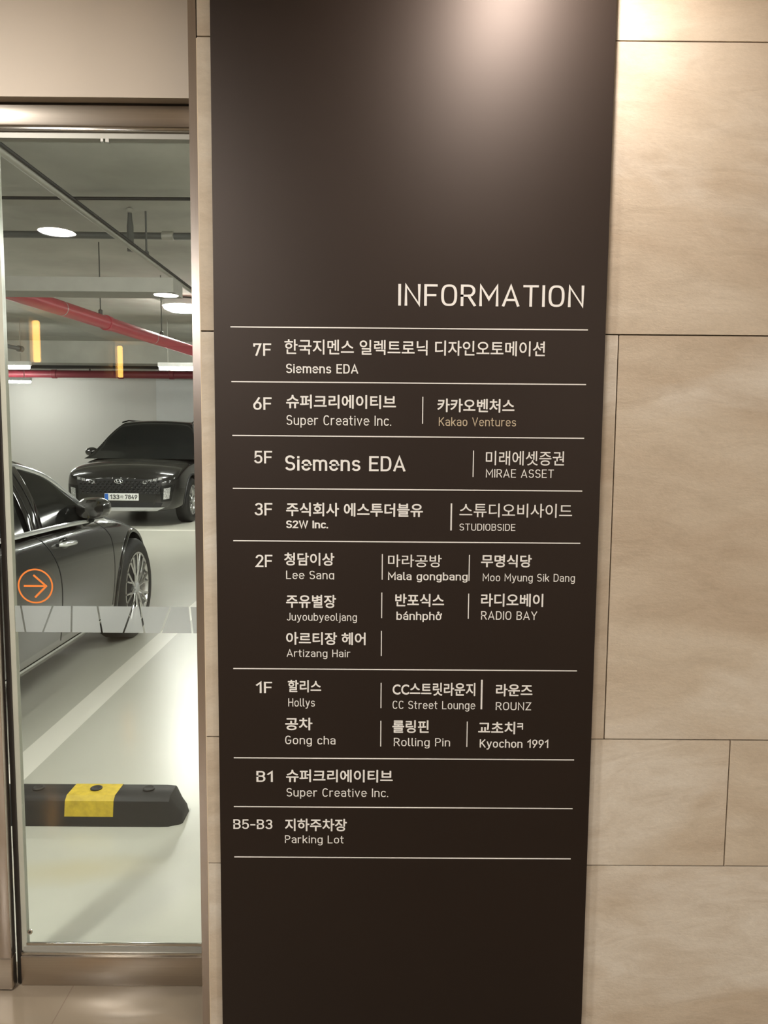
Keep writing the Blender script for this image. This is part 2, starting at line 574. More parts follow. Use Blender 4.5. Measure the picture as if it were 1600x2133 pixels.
# frosted film band with slanted clear slits
top_z, bot_z = 0.9672, 0.9025
slits = [(-0.867, -0.858), (-0.790, -0.816), (-0.744, -0.747), (-0.682, -0.673), (-0.597, -0.621), (-0.580, -0.570), (-0.506, -0.530), (-0.460, -0.454)]
mb = MB()
edges = [(-0.8815, -0.8815)] + slits + [(GX1, GX1)]
for k in range(len(edges) - 1):
    a, b = edges[k], edges[k + 1]
    ga = 0.0 if k == 0 else 0.0022
    gb = 0.0 if k == len(edges) - 2 else 0.0022
    mb.poly([(a[1] + ga, 1.8265, bot_z), (b[1] - gb, 1.8265, bot_z), (b[0] - gb, 1.8265, top_z), (a[0] + ga, 1.8265, top_z)])
mb.build('frosted_band', M['frost'], win)

# orange arrow in a ring
cx, cz, R0, R1 = -0.8300, 1.0155, 0.0385, 0.0425
mb = MB()
ring = []
for k in range(64):
    a = 2 * PI * k / 64
    ring.append([(cx + r * math.cos(a), 1.8266, cz + r * math.sin(a)) for r in (R0, R1)])
mb.grid(ring, close_v=True)
def flat_bar(mb, x0, z0, x1, z1, t, y):
    d = Vector((x1 - x0, z1 - z0)).normalized(); n = Vector((-d.y, d.x)) * t / 2
    mb.poly([(x0 - n.x, y, z0 - n.y), (x1 - n.x, y, z1 - n.y), (x1 + n.x, y, z1 + n.y), (x0 + n.x, y, z0 + n.y)])
flat_bar(mb, cx - 0.028, cz, cx + 0.025, cz, 0.0048, 1.82655)
flat_bar(mb, cx - 0.004, cz + 0.027, cx + 0.0275, cz - 0.0015, 0.0048, 1.82652)
flat_bar(mb, cx - 0.002, cz - 0.028, cx + 0.0275, cz + 0.0015, 0.0048, 1.82658)
mb.build('arrow_sticker', M['orange'], win, fix=False)

# sliding leaf beside the fixed panel
dr = thing('door_1', (-1.4, 1.80, 0), 'glass sliding door leaf with steel stile left of the fixed panel', 'door', kind='structure')
box_obj('stile', M['steel_v'], -0.962, -0.9068, 1.792, 1.818, 0.085, 2.07, parent=dr, c=0.0015)
box_obj('stile', M['steel_v'], -1.90, -1.845, 1.792, 1.818, 0.085, 2.07, parent=dr, c=0.0015)
box_obj('bottom_rail', M['steel'], -1.90, -0.9068, 1.792, 1.818, 0.004, 0.0848, parent=dr, c=0.0015)
box_obj('pane', M['glass'], -1.845, -0.962, 1.80, 1.81, 0.085, 2.07, parent=dr)
wn = thing('window_2', (-2.5, 1.83, 0), 'fixed glass panel beyond the sliding door leaf', 'window', kind='structure')
box_obj('pane', M['glass'], XL + 0.05, -1.905, 1.827, 1.837, 0.085, 2.07, parent=wn)
box_obj('kick_rail', M['steel'], XL + 0.05, -1.905, 1.812, 1.855, 0.0, 0.085, parent=wn)
box_obj('stile', M['steel_v'], XL, XL + 0.05, 1.812, 1.855, 0.0, 2.07, parent=wn)

# ------------------------------------------------------------------ the directory sign
PX0, PX1, PY = -0.3585, 0.4765, 1.6650
sign = thing('directory_sign', (0.06, PY, 0.0), 'tall dark brown building directory board with white lettering on the tiled wall', 'sign')
box_obj('board', M['sign'], PX0, PX1, PY, WY - 0.0004, 0.004, 2.46, parent=sign, c=0.0012)
VY = PY - 0.0004


def arc(cx, cy, rx, ry, a0, a1, n=2.0, k=18):
    out = []
    for i in range(k + 1):
        a = math.radians(a0 + (a1 - a0) * i / k)
        c, s = math.cos(a), math.sin(a)
        out.append((cx + rx * math.copysign(abs(c) ** (2 / n), c), cy + ry * math.copysign(abs(s) ** (2 / n), s)))
    return out


def oval(cx, cy, rx, ry, n=2.6):
    return arc(cx, cy, rx, ry, 0, 360, n, 36)


XH = 0.70
bowl = lambda: oval(0.23, 0.35, 0.23, 0.35)
GL = {  # glyph: (width, strokes) in cap heights, monoline like the sign's lettering
 'A': (.62, [[(0, 0), (.31, 1), (.62, 0)], [(.11, .28), (.51, .28)]]),
 'B': (.50, [[(0, 0), (0, 1), (.26, 1)] + arc(.26, .765, .22, .235, 90, -90, 2.2)[1:] + [(0, .53)], [(.26, .53)] + arc(.26, .265, .24, .265, 90, -90, 2.2)[1:] + [(0, 0)]]),
 'C': (.50, [arc(.27, .5, .27, .5, 48, 312, 2.5, 30)]),
 'D': (.54, [[(0, 0), (0, 1), (.22, 1)] + arc(.22, .5, .32, .5, 90, -90, 2.6, 24)[1:] + [(0, 0)]]),
 'E': (.46, [[(.46, 1), (0, 1), (0, 0), (.46, 0)], [(0, .52), (.40, .52)]]),
 'F': (.45, [[(.45, 1), (0, 1), (0, 0)], [(0, .5), (.40, .5)]]),
 'G': (.54, [arc(.27, .5, .27, .5, 48, 352, 2.5, 30) + [(.54, .47), (.30, .47)]]),
 'H': (.54, [[(0, 0), (0, 1)], [(.54, 0), (.54, 1)], [(0, .52), (.54, .52)]]),
 'I': (.0, [[(0, 0), (0, 1)]]),
 'J': (.36, [[(.36, 1), (.36, .24)] + arc(.18, .2, .18, .2, 0, -150)[1:]]),
 'K': (.54, [[(0, 0), (0, 1)], [(.50, 1), (0, .40)], [(.17, .60), (.54, 0)]]),
 'L': (.44, [[(0, 1), (0, 0), (.44, 0)]]),
 'M': (.70, [[(0, 0), (0, 1), (.35, .32), (.70, 1), (.70, 0)]]),
 'N': (.56, [[(0, 0), (0, 1), (.56, 0), (.56, 1)]]),
 'O': (.56, [oval(.28, .5, .28, .5, 2.8)]),
 'P': (.50, [[(0, 0), (0, 1), (.25, 1)] + arc(.25, .74, .25, .26, 90, -90, 2.2)[1:] + [(0, .48)]]),
 'R': (.52, [[(0, 0), (0, 1), (.25, 1)] + arc(.25, .74, .25, .26, 90, -90, 2.2)[1:] + [(0, .48)], [(.27, .48), (.53, 0)]]),
 'S': (.50, [arc(.25, .75, .24, .25, 35, 270, 2.2, 20) + arc(.25, .25, .25, .25, 90, -148, 2.2, 20)[1:]]),
 'T': (.54, [[(0, 1), (.54, 1)], [(.27, 1), (.27, 0)]]),
 'U': (.54, [[(0, 1), (0, .28)] + arc(.27, .28, .27, .28, 180, 360, 2.4)[1:] + [(.54, 1)]]),
 'V': (.58, [[(0, 1), (.29, 0), (.58, 1)]]),
 'W': (.90, [[(0, 1), (.22, 0), (.45, 1), (.68, 0), (.90, 1)]]),
 'Y': (.56, [[(0, 1), (.28, .44), (.56, 1)], [(.28, .44), (.28, 0)]]),
 'Z': (.50, [[(0, 1), (.50, 1), (0, 0), (.50, 0)]]),
 'a': (.42, [arc(.20, .50, .22, .20, 150, 0, 2.3) + [(.42, 0)], [(.42, .40), (.19, .40)] + arc(.19, .20, .19, .20, 90, 270, 2.2)[1:] + arc(.25, .17, .17, .17, 270, 350)[1:]]),
 'b': (.46, [[(0, 0), (0, 1)], bowl()]),
 'c': (.40, [arc(.23, .35, .23, .35, 45, 315, 2.5, 24)]),
 'd': (.46, [[(.46, 0), (.46, 1)], bowl()]),
 'e': (.46, [[(0, .37), (.46, .37)] + arc(.23, .37, .23, .33, 0, 180, 2.5, 20) + arc(.23, .33, .23, .33, 180, 318, 2.4, 16)]),
 'g': (.46, [bowl(), [(.46, .70), (.46, -.10)] + arc(.24, -.09, .22, .21, 0, -140, 2.3)[1:]]),
 'h': (.44, [[(0, 0), (0, 1)], [(0, .46)] + arc(.22, .44, .22, .26, 180, 0, 2.5)[1:] + [(.44, 0)]]),
 'i': (.0, [[(0, 0), (0, XH)], [(0, .93), (0, .955)]]),
 'j': (.10, [[(.10, XH), (.10, -.12)] + arc(-.04, -.12, .14, .16, 0, -80)[1:], [(.10, .93), (.10, .955)]]),
 'k': (.42, [[(0, 0), (0, 1)], [(.40, XH), (0, .26)], [(.15, .42), (.42, 0)]]),
 'l': (.10, [[(0, 1), (0, .14)] + arc(.14, .14, .14, .14, 180, 265)[1:]]),
 'm': (.76, [[(0, 0), (0, XH)], [(0, .46)] + arc(.19, .45, .19, .25, 180, 0, 2.5)[1:] + [(.38, 0)], [(.38, .46)] + arc(.57, .45, .19, .25, 180, 0, 2.5)[1:] + [(.76, 0)]]),
 'n': (.44, [[(0, 0), (0, XH)], [(0, .46)] + arc(.22, .44, .22, .26, 180, 0, 2.5)[1:] + [(.44, 0)]]),
 'o': (.46, [bowl()]),
 'p': (.46, [[(0, XH), (0, -.28)], bowl()]),
 'r': (.28, [[(0, 0), (0, XH)], [(0, .44)] + arc(.23, .44, .23, .26, 180, 78, 2.3)[1:]]),
 's': (.40, [arc(.20, .525, .185, .175, 30, 270, 2.2, 16) + arc(.20, .175, .20, .175, 90, -145, 2.2, 16)[1:]]),
 't': (.26, [[(.08, .95), (.08, .15)] + arc(.23, .15, .15, .15, 180, 265)[1:], [(-.04, XH), (.25, XH)]]),
 'u': (.44, [[(.44, 0), (.44, XH)], [(0, XH), (0, .26)] + arc(.22, .26, .22, .26, 180, 360, 2.5)[1:]]),
 'v': (.44, [[(0, XH), (.22, 0), (.44, XH)]]),
 'y': (.44, [[(0, XH), (.22, .03)], [(.44, XH), (.17, -.18), (.10, -.27), (0, -.28)]]),
 'z': (.40, [[(0, XH), (.40, XH), (0, 0), (.40, 0)]]),
 'ɑ': (.46, [bowl(), [(.46, .70), (.46, -.03)]]),
 'á': (.42, None), 'ở': (.56, None),
 '1': (.30, [[(0, .74), (.26, 1), (.26, 0)]]),
 '2': (.46, [arc(.23, .76, .23, .24, 165, -38, 2.2, 20) + [(0, 0), (.47, 0)]]),
 '3': (.46, [arc(.23, .77, .21, .23, 150, -90, 2.2, 18), arc(.22, .27, .24, .27, 90, -155, 2.2, 18)]),
 '4': (.50, [[(.36, 0), (.36, .45)], [(.30, 1), (0, .22), (.50, .22)]]),
 '5': (.46, [[(.42, 1), (.05, 1), (.02, .52)] + arc(.22, .31, .24, .31, 125, -150, 2.3, 20)]),
 '6': (.46, [oval(.23, .30, .23, .30, 2.3), [(.34, 1), (.03, .42)]]),
 '7': (.46, [[(0, .84), (0, 1), (.46, 1), (.16, 0)]]),
 '8': (.46, [oval(.23, .77, .20, .23, 2.2), oval(.23, .27, .23, .27, 2.2)]),
 '9': (.46, [oval(.23, .70, .23, .30, 2.3), [(.12, 0), (.43, .58)]]),
 '-': (.30, [[(0, .42), (.30, .42)]]),
 '.': (.0, [[(0, 0), (0, .015)]]),
 ' ': (.16, []),
}
GL['á'] = (.42, GL['a'][1] + [[(.17, .84), (.29, 1.02)]])
GL['ở'] = (.52, GL['o'][1] + [[(.40, .62), (.53, .66), (.53, .80)], [(.13, .96)] + arc(.21, .98, .07, .07, 180, -60)[1:] + [(.21, .83)]])


def stroke_poly(mb, pts, t, y, xf, closed=False):
    """monoline stroke as mitred quads"""
    P = [Vector(p) for p in pts]
    if (P[0] - P[-1]).length < 1e-6: closed = True; P = P[:-1]
    n = len(P)
    if not closed:
        P[0] = P[0] + (P[0] - P[1]).normalized() * t / 2
        P[-1] = P[-1] + (P[-1] - P[-2]).normalized() * t / 2
    L, R = [], []
    for i in range(n):
        a = P[i] - P[i - 1] if (i > 0 or closed) else P[1] - P[0]
        b = P[(i + 1) % n] - P[i] if (i < n - 1 or closed) else a
        a.normalize(); b.normalize()
        na, nb = Vector((-a.y, a.x)), Vector((-b.y, b.x))
        h = na + nb
        if h.length < 0.25: h = na.copy()
        h.normalize()
        k = min(1.0 / max(0.2, h.dot(na)), 2.3)
        L.append(P[i] + h * (t / 2 * k)); R.append(P[i] - h * (t / 2 * k))
    for i in range(n if closed else n - 1):
        j = (i + 1) % n
        mb.poly([(*xf(L[i]), y), (*xf(R[i]), y), (*xf(R[j]), y), (*xf(L[j]), y)])


def latin(text, t, gap=0.22):
    """strokes laid out in cap-height units; returns polygons and the x extent"""
    mb = MB(); x = 0.0; q = 0
    lo, hi = 1e9, -1e9
    for ch in text:
        w, strokes = GL[ch]
        for s in strokes:
            stroke_poly(mb, s, t, q * 0.012, lambda p, x=x: (p.x + x, p.y)); q = (q + 1) % 3
        x += w + gap
    xs = [v[0] for v in mb.v]
    return mb, min(xs), max(xs)


_font = {}
def hangul(text, d):
    """outline of Hangul text as flat polygons; d thickens it by overlaying shifted copies"""
    if text not in _font:
        c = bpy.data.curves.new('lettering', 'FONT'); c.body = text; c.resolution_u = 4
        o = bpy.data.objects.new('lettering', c); COL.objects.link(o)
        bpy.context.view_layer.update()
        me = bpy.data.meshes.new_from_object(o.evaluated_get(bpy.context.evaluated_depsgraph_get()))
        _font[text] = ([v.co.copy() for v in me.vertices], [tuple(p.vertices) for p in me.polygons])
        bpy.data.objects.remove(o); bpy.data.curves.remove(c); bpy.data.meshes.remove(me)
    V, F = _font[text]
    mb = MB()
    for k, (dx, dy) in enumerate([(0, 0), (d, 0), (-d, 0), (0, d), (0, -d), (d * .7, d * .7), (-d * .7, d * .7), (d * .7, -d * .7), (-d * .7, -d * .7)]):
        n = len(mb.v)
        mb.v += [(v.x + dx, v.y + dy, k * 0.004) for v in V]
        mb.f += [tuple(n + i for i in f) for f in F]
    xs = [v[0] for v in mb.v]; ys = [v[1] for v in mb.v]
    return mb, min(xs), max(xs), min(ys), max(ys)


def lettering(name, script, text, x0, x1, zb, zt, weight, mat, parent, y=None, flip=1.0):
    y = VY if y is None else y
    if script == 'L':
        t = {'n': 0.115, 'm': 0.145, 'b': 0.19, 'y': 0.115}[weight]
        mb, a, b = latin(text, t, fit_latin_gap(text, t, (x1 - x0) / (zt - zb)))
        s = (zt - zb) / (1 + t)
        sx = (x1 - x0) / (b - a)
        z_of = lambda v: zb + (v[1] + t / 2) * s
    else:
        d = {'n': 0.006, 'm': 0.012, 'b': 0.020}[weight]
        mb, a, b, c, e = hangul(text, d)
        sx = (x1 - x0) / (b - a)
        z_of = lambda v: zb + (v[1] - c) / (e - c) * (zt - zb)
    out = MB()
    out.v = [(x0 + (v[0] - a) * sx if flip > 0 else x1 - (v[0] - a) * sx, y - flip * v[2] * 0.004, z_of(v)) for v in mb.v]
    out.f = mb.f
    return out.build(name, mat, parent, fix=False)


def fit_latin_gap(text, t, ratio):
    """tracking that makes the natural width match the wanted width/height ratio"""
    lo, hi = -0.05, 1.2
    for _ in range(24):
        g = (lo + hi) / 2
        mb, a, b = latin(text, t, g)
        if (b - a) / (1 + t) < ratio: lo = g
        else: hi = g
    return min(max(g, 0.14), 0.27)

TEXTS = [  # role, script, text, x left, x right, z base, z top, weight
    ('H', 'L', 'INFORMATION', 0.0335, 0.4278, 1.6570, 1.7018, 'n'),
    ('N', 'L', '7F', -0.2747, -0.2365, 1.5494, 1.5756, 'm'),
    ('T', 'K', '한국지멘스 일렉트로닉 디자인오토메이션', -0.2082, 0.3480, 1.5530, 1.5847, 'm'),
    ('C', 'L', 'Siemens EDA', -0.2049, -0.0504, 1.5135, 1.5333, 'm'),
    ('N', 'L', '6F', -0.2757, -0.2362, 1.4350, 1.4616, 'm'),
    ('T', 'K', '슈퍼크리에이티브', -0.2051, 0.0310, 1.4387, 1.4683, 'b'),
    ('C', 'L', 'Super Creative Inc.', -0.2043, 0.0210, 1.4033, 1.4244, 'n'),
    ('T', 'K', '카카오벤처스', 0.1199, 0.2857, 1.4332, 1.4623, 'b'),
    ('C', 'L', 'Kakao Ventures', 0.1231, 0.2900, 1.4040, 1.4224, 'y'),
    ('N', 'L', '5F', -0.2750, -0.2358, 1.3202, 1.3471, 'm'),
    ('C', 'L', 'Siemens EDA', -0.2077, 0.0531, 1.3052, 1.3378, 'm'),
    ('T', 'K', '미래에셋증권', 0.2264, 0.3961, 1.3201, 1.3512, 'n'),
    ('C', 'L', 'MIRAE ASSET', 0.2272, 0.3745, 1.2936, 1.3118, 'n'),
    ('N', 'L', '3F', -0.2749, -0.2359, 1.2070, 1.2343, 'm'),
    ('T', 'K', '주식회사 에스투더블유', -0.2060, 0.0918, 1.2060, 1.2358, 'b'),
    ('C', 'L', 'S2W Inc.', -0.2062, -0.1147, 1.1797, 1.1965, 'b'),
    ('T', 'K', '스튜디오비사이드', 0.1713, 0.4169, 1.2068, 1.2372, 'n'),
    ('C', 'L', 'STUDIOBSIDE', 0.1721, 0.2940, 1.1773, 1.1926, 'n'),
    ('N', 'L', '2F', -0.2747, -0.2365, 1.0934, 1.1205, 'm'),
    ('T', 'K', '청담이상', -0.2107, -0.1009, 1.0971, 1.1257, 'b'),
    ('C', 'L', 'Lee Sanɑ', -0.2066, -0.1014, 1.0673, 1.0859, 'n'),
    ('T', 'K', '마라공방', 0.0167, 0.1343, 1.0956, 1.1232, 'n'),
    ('C', 'L', 'Mala gongbang', 0.0170, 0.1917, 1.0668, 1.0844, 'm'),
    ('T', 'K', '무명식당', 0.2206, 0.3318, 1.0966, 1.1248, 'b'),
    ('C', 'L', 'Moo Myung Sik Dang', 0.2251, 0.4276, 1.0657, 1.0828, 'n'),
    ('T', 'K', '주유별장', -0.2068, -0.0970, 1.0030, 1.0325, 'b'),
    ('C', 'L', 'Juyoubyeoljang', -0.2054, -0.0509, 0.9745, 0.9917, 'n'),
    ('T', 'K', '반포식스', 0.0333, 0.1409, 1.0075, 1.0365, 'b'),
    ('C', 'L', 'bánhphở', 0.0363, 0.1366, 0.9779, 0.9962, 'm'),
    ('T', 'K', '라디오베이', 0.2223, 0.3595, 1.0089, 1.0384, 'b'),
    ('C', 'L', 'RADIO BAY', 0.2231, 0.3471, 0.9798, 0.9987, 'n'),
    ('T', 'K', '아르티장 헤어', -0.2072, -0.0315, 0.9199, 0.9486, 'b'),
    ('C', 'L', 'Artizang Hair', -0.2062, -0.0649, 0.8927, 0.9096, 'n'),
    ('N', 'L', '1F', -0.2753, -0.2387, 0.8097, 0.8355, 'm'),
    ('T', 'K', '할리스', -0.2038, -0.1297, 0.8118, 0.8403, 'b'),
    ('C', 'L', 'Hollys', -0.2029, -0.1436, 0.7794, 0.7981, 'n'),
    ('T', 'K', 'CC스트릿라운지', 0.0293, 0.2136, 0.8058, 0.8360, 'b'),
    ('C', 'L', 'CC Street Lounge', 0.0297, 0.2153, 0.7755, 0.7942, 'n'),
    ('T', 'K', '라운즈', 0.2596, 0.3411, 0.8058, 0.8343, 'b'),
    ('C', 'L', 'ROUNZ', 0.2600, 0.3398, 0.7744, 0.7925, 'n'),
    ('T', 'K', '공차', -0.2101, -0.1490, 0.7247, 0.7540, 'b'),
    ('C', 'L', 'Gong cha', -0.2102, -0.0974, 0.6924, 0.7119, 'n'),
    ('T', 'K', '롤링핀', 0.0296, 0.1110, 0.7202, 0.7496, 'b'),
    ('C', 'L', 'Rolling Pin', 0.0332, 0.1593, 0.6896, 0.7086, 'n'),
    ('T', 'K', '교초치', 0.2218, 0.3046, 0.7187, 0.7476, 'b'),
    ('T', 'K', 'ㅋ', 0.3088, 0.3221, 0.7293, 0.7448, 'b'),
    ('C', 'L', 'Kyochon 1991', 0.2253, 0.3798, 0.6876, 0.7065, 'm'),
    ('N', 'L', 'B1', -0.2753, -0.2382, 0.6043, 0.6295, 'm'),
    ('T', 'K', '슈퍼크리에이티브', -0.2084, 0.0315, 0.6041, 0.6339, 'b'),
    ('C', 'L', 'Super Creative Inc.', -0.2075, 0.0215, 0.5704, 0.5901, 'n'),
    ('N', 'L', 'B5-B3', -0.3282, -0.2399, 0.4932, 0.5159, 'm'),
    ('T', 'K', '지하주차장', -0.2115, -0.0714, 0.4888, 0.5184, 'b'),
    ('C', 'L', 'Parking Lot', -0.2117, -0.0784, 0.4603, 0.4786, 'n'),
]
RULES = [  # x left, x right, z
    (-0.3229, 0.4385, 1.6096),
    (-0.3221, 0.4382, 1.4945),
    (-0.3213, 0.4379, 1.3798),
    (-0.3214, 0.4375, 1.2656),
    (-0.3216, 0.4370, 1.1511),
    (-0.3246, 0.4388, 0.8651),
    (-0.3256, 0.4389, 0.6600),
    (-0.3268, 0.4392, 0.5458),
    (-0.3270, 0.4386, 0.4265),
]
DIVIDERS = [  # x, z low, z high, width
    (0.0884, 1.4083, 1.4656, 0.0021),
    (0.1994, 1.2944, 1.3515, 0.0021),
    (0.1536, 1.1772, 1.2366, 0.0032),
    (0.0041, 1.0673, 1.1242, 0.0021),
    (0.1949, 1.0660, 1.1235, 0.0021),
    (0.0037, 0.9814, 1.0384, 0.0021),
    (0.1949, 0.9812, 1.0377, 0.0021),
    (0.0035, 0.8959, 0.9528, 0.0021),
    (0.0037, 0.7770, 0.8347, 0.0021),
    (0.2279, 0.7758, 0.8434, 0.0038),
    (0.0038, 0.6883, 0.7477, 0.0021),
    (0.1971, 0.6885, 0.7474, 0.0021),
]

NAMES = {'H': 'heading', 'N': 'floor_number', 'T': 'tenant_name', 'C': 'tenant_caption'}
for role, script, text, x0, x1, zb, zt, wt in TEXTS:
    o = lettering(NAMES[role], script, text, x0, x1, zb, zt, wt, M['cream_vinyl'] if wt == 'y' else M['white_vinyl'], sign)
    if wt == 'y': o['label'] = 'caption in cream letters'
    if role == 'H': o['label'] = 'large white heading'
for x0, x1, z in RULES:
    MB().box(x0, x1, VY, PY - 0.0001, z - 0.0012, z + 0.0012).build('rule', M['white_vinyl'], sign)
for x, z0, z1, wd in DIVIDERS:
    MB().box(x - wd / 2, x + wd / 2, VY, PY - 0.0001, z0, z1).build('divider', M['white_vinyl'], sign)


# ------------------------------------------------------------------ lobby lamps
def downlight(x, y, r, emit, label, group=None):
    d = thing('downlight', (x, y, CEIL), label, 'ceiling light', group)
    MB().lathe((x, y, CEIL - 0.0005), (0, 0, -1), [(0.0, r + 0.018), (0.004, r + 0.018), (0.006, r + 0.012), (0.006, r + 0.001), (0.001, r + 0.0005)], 36, cap=False).build('trim_ring', M['lamp_body'], d, True)
    MB().lathe((x, y, CEIL - 0.0015), (0, 0, -1), [(0.0, 0.001), (0.0, r)], 36, cap=False).build('diffuser', emit, d)
    return d


downlight(0.315, 1.44, 0.062, M['e_sign'], 'warm round downlight in the lobby ceiling just in front of the brown sign')
downlight(-1.80, -0.71, 0.095, M['e_lobby'], 'round downlight mirrored in the glass, the larger white oval high at left')
downlight(-1.72, -2.58, 0.095, M['e_lobby'], 'round downlight mirrored in the glass, the small white oval beside the jamb')
downlight(-1.30, 0.80, 0.095, M['e_lobby'], 'added unseen round downlight close to the glazing, brightening the wall above it')  # added out of view to lift the painted wall over the glass
downlight(2.2, -0.71, 0.095, M['e_lobby'], 'added unseen round downlight towards the right wall, nearer the sign, filling the lobby light')  # this and the next two are unseen, added to fill the lobby light
downlight(2.2, -2.58, 0.095, M['e_lobby'], 'added unseen round downlight towards the right wall, farther from the sign, filling the lobby light')
downlight(-1.75, -4.6, 0.095, M['e_lobby'], 'added unseen round downlight nearest the far end of the lobby ceiling')


def sconce(y, z, label):
    s = thing('wall_lamp', (XL, y, z), label, 'wall lamp', 'amber lamps on the side wall')
    MB().box(XL, XL + 0.02, y - 0.05, y + 0.05, z - 0.22, z + 0.22, c=0.004).build('back_plate', M['zinc'], s, True)
    MB().lathe((XL + 0.06, y, z - 0.185), (0, 0, 1), [(0, 0.022), (0.01, 0.030), (0.36, 0.030), (0.37, 0.022)], 20).build('shade', M['e_sconce'], s, True)


sconce(2 * 1.83 - 7.10, 2.23, 'upright amber wall lamp, its reflection the taller orange bar in the glass')
sconce(2 * 1.83 - 9.35, 2.27, 'upright amber wall lamp, its reflection the shorter orange bar in the glass')

# ------------------------------------------------------------------ garage shell
GXL, GXR, GY0, GY1, GC = -11.0, 8.0, 1.90, 18.6, 3.2
o = box_obj('floor', M['gfloor'], GXL - 0.1, GXR + 0.1, GY0, GY1 + 0.1, -0.06, 0.0)
tag(o, 'pale epoxy garage floor with white bay lines', 'floor', kind='structure')
o = box_obj('ceiling', M['concrete'], GXL - 0.1, GXR + 0.1, GY0, GY1 + 0.1, GC, GC + 0.1)
tag(o, 'grey concrete garage soffit', 'ceiling', kind='structure')
mb = MB().box(GXL, GXR, GY1, GY1 + 0.1, 0, GC)
o = mb.build('wall_back', M['white_wall']); o.name = 'wall_north'
tag(o, 'white garage wall behind the parked cars', 'wall', kind='structure')
o = box_obj('wall_pier', M['grey_wall'], -5.33, -3.2, GY1 - 0.25, GY1, 0, GC); o.name = 'wall_column'
tag(o, 'pale grey pier on the garage wall behind the black car', 'wall', kind='structure')
for nm, a in (('wall_garage_west', (GXL - 0.1, GXL)), ('wall_garage_east', (GXR, GXR + 0.1))):
    o = box_obj(nm, M['white_wall'], a[0], a[1], GY0, GY1, 0, GC)
    tag(o, 'white side wall of the garage', 'wall', kind='structure')
o = MB().box(GXL, XL - 0.1, GY0 - 0.1, GY0, 0, GC).box(XR, GXR, GY0 - 0.1, GY0, 0, GC).box(XL - 0.1, XR, GY0, GY0 + 0.05, CEIL, GC).box(WX0 + 0.002, XR, GY0, GY0 + 0.05, 0, CEIL).box(XL - 0.1, -0.414, GY0, GY0 + 0.05, 2.13, CEIL).build('wall_south', M['white_wall'])
tag(o, 'white garage wall around the lobby glazing', 'wall', kind='structure')
o = box_obj('trim_2', M['concrete'], GXL, GXR, 15.0, 15.5, 2.78, GC)
tag(o, 'grey concrete beam across the garage soffit before the back wall', 'beam', kind='structure')

# ------------------------------------------------------------------ garage lamps
def linear(x0, x1, y, z, label):
    d = thing('linear_lamp', ((x0 + x1) / 2, y, z), label, 'garage light', 'linear lamps in the garage')
    MB().box(x0, x1, y - 0.05, y + 0.05, z + 0.02, z + 0.085, c=0.008).build('housing', M['lamp_body'], d, True)
    MB().tube([(x0 + 0.02, y, z), (x1 - 0.02, y, z)], 0.034, 14).build('tube', M['e_linear'], d, True)
    for x in (x0 + 0.15, x1 - 0.15):
        MB().tube([(x, y, z + 0.085), (x, y, GC)], 0.006, 8).build('hanger_rod', M['zinc'], d, True)


linear(-3.50, -2.20, 12.2, 2.45, 'glowing linear lamp above the roof of the SUV, at the right edge of the glass')
linear(-6.80, -5.50, 12.2, 2.45, 'glowing linear lamp at the left edge of the glass, the upper of two')
linear(-8.95, -7.66, 17.0, 2.555, 'glowing linear lamp at the left edge of the glass, the lower of two')
for lx, ly in ((-2.3, 2.75), (0.4, 3.0), (0.5, 5.4), (-6.4, 4.2), (-6.6, 8.0), (2.3, 8.4), (1.6, 12.2), (4.6, 6.0)):  # unseen lamps added to brighten the floor and soffit near the glass
    linear(lx - 0.65, lx + 0.65, ly, 2.60, 'added linear tube lamp out of view under the soffit, brightening the garage')
d = thing('round_lamp', (-2.66, 10.46, 3.1), 'large glaring round lamp under the garage soffit beside the red pipe', 'garage light')
MB().lathe((-2.66, 10.46, 3.2), (0, 0, -1), [(0, 0.10), (0.02, 0.26), (0.09, 0.27), (0.10, 0.255)], 32, cap=False).build('housing', M['lamp_body'], d, True)
MB().lathe((-2.66, 10.46, 3.105), (0, 0, -1), [(0.0, 0.255), (0.03, 0.24), (0.06, 0.17), (0.07, 0.001)], 32, cap=False).build('diffuser', M['e_round'], d, True)

# ------------------------------------------------------------------ pipes under the soffit
def hangers(parent, pts, r=0.006, mat='darkpipe'):
    for x, y, z in pts:
        MB().tube([(x, y, z), (x, y, GC)], r, 8).lathe((x, y, z), (0, 0, 1), [(-0.01, 0.02), (0.03, 0.02), (0.04, 0.008)], 10).build('hanger_rod', M[mat], parent, True)


P0, P1 = Vector((-2.858, 5.85, 2.47)), Vector((-2.40, 10.0, 2.47))
dirp = (P1 - P0).normalized()
p = thing('fire_pipe', tuple(P0), 'thick red fire pipe running away under the soffit', 'pipe')
MB().tube([P0, P0 + dirp * 5.3], 0.064, 24).build('pipe', M['red_pipe'], p, True)
mb = MB()
for dd in (1.75, 4.3):
    c = P0 + dirp * dd
    mb = MB().lathe(c, dirp, [(-0.045, 0.065), (-0.04, 0.073), (0.04, 0.073), (0.045, 0.065)], 24)
    mb.build('coupling', M['red_pipe'], p, True)
for dd in (0.85, 1.72, 2.80):
    c = P0 + dirp * dd
    MB().lathe(c + dirp * 0.045, dirp, [(0, 0.0652), (0.014, 0.0652)], 24, cap=False).build('weld_ring', M['silver'], p, True)
hangers(p, [tuple(P0 + dirp * dd + Vector((0, 0, 0.07))) for dd in (1.62, 3.1)])

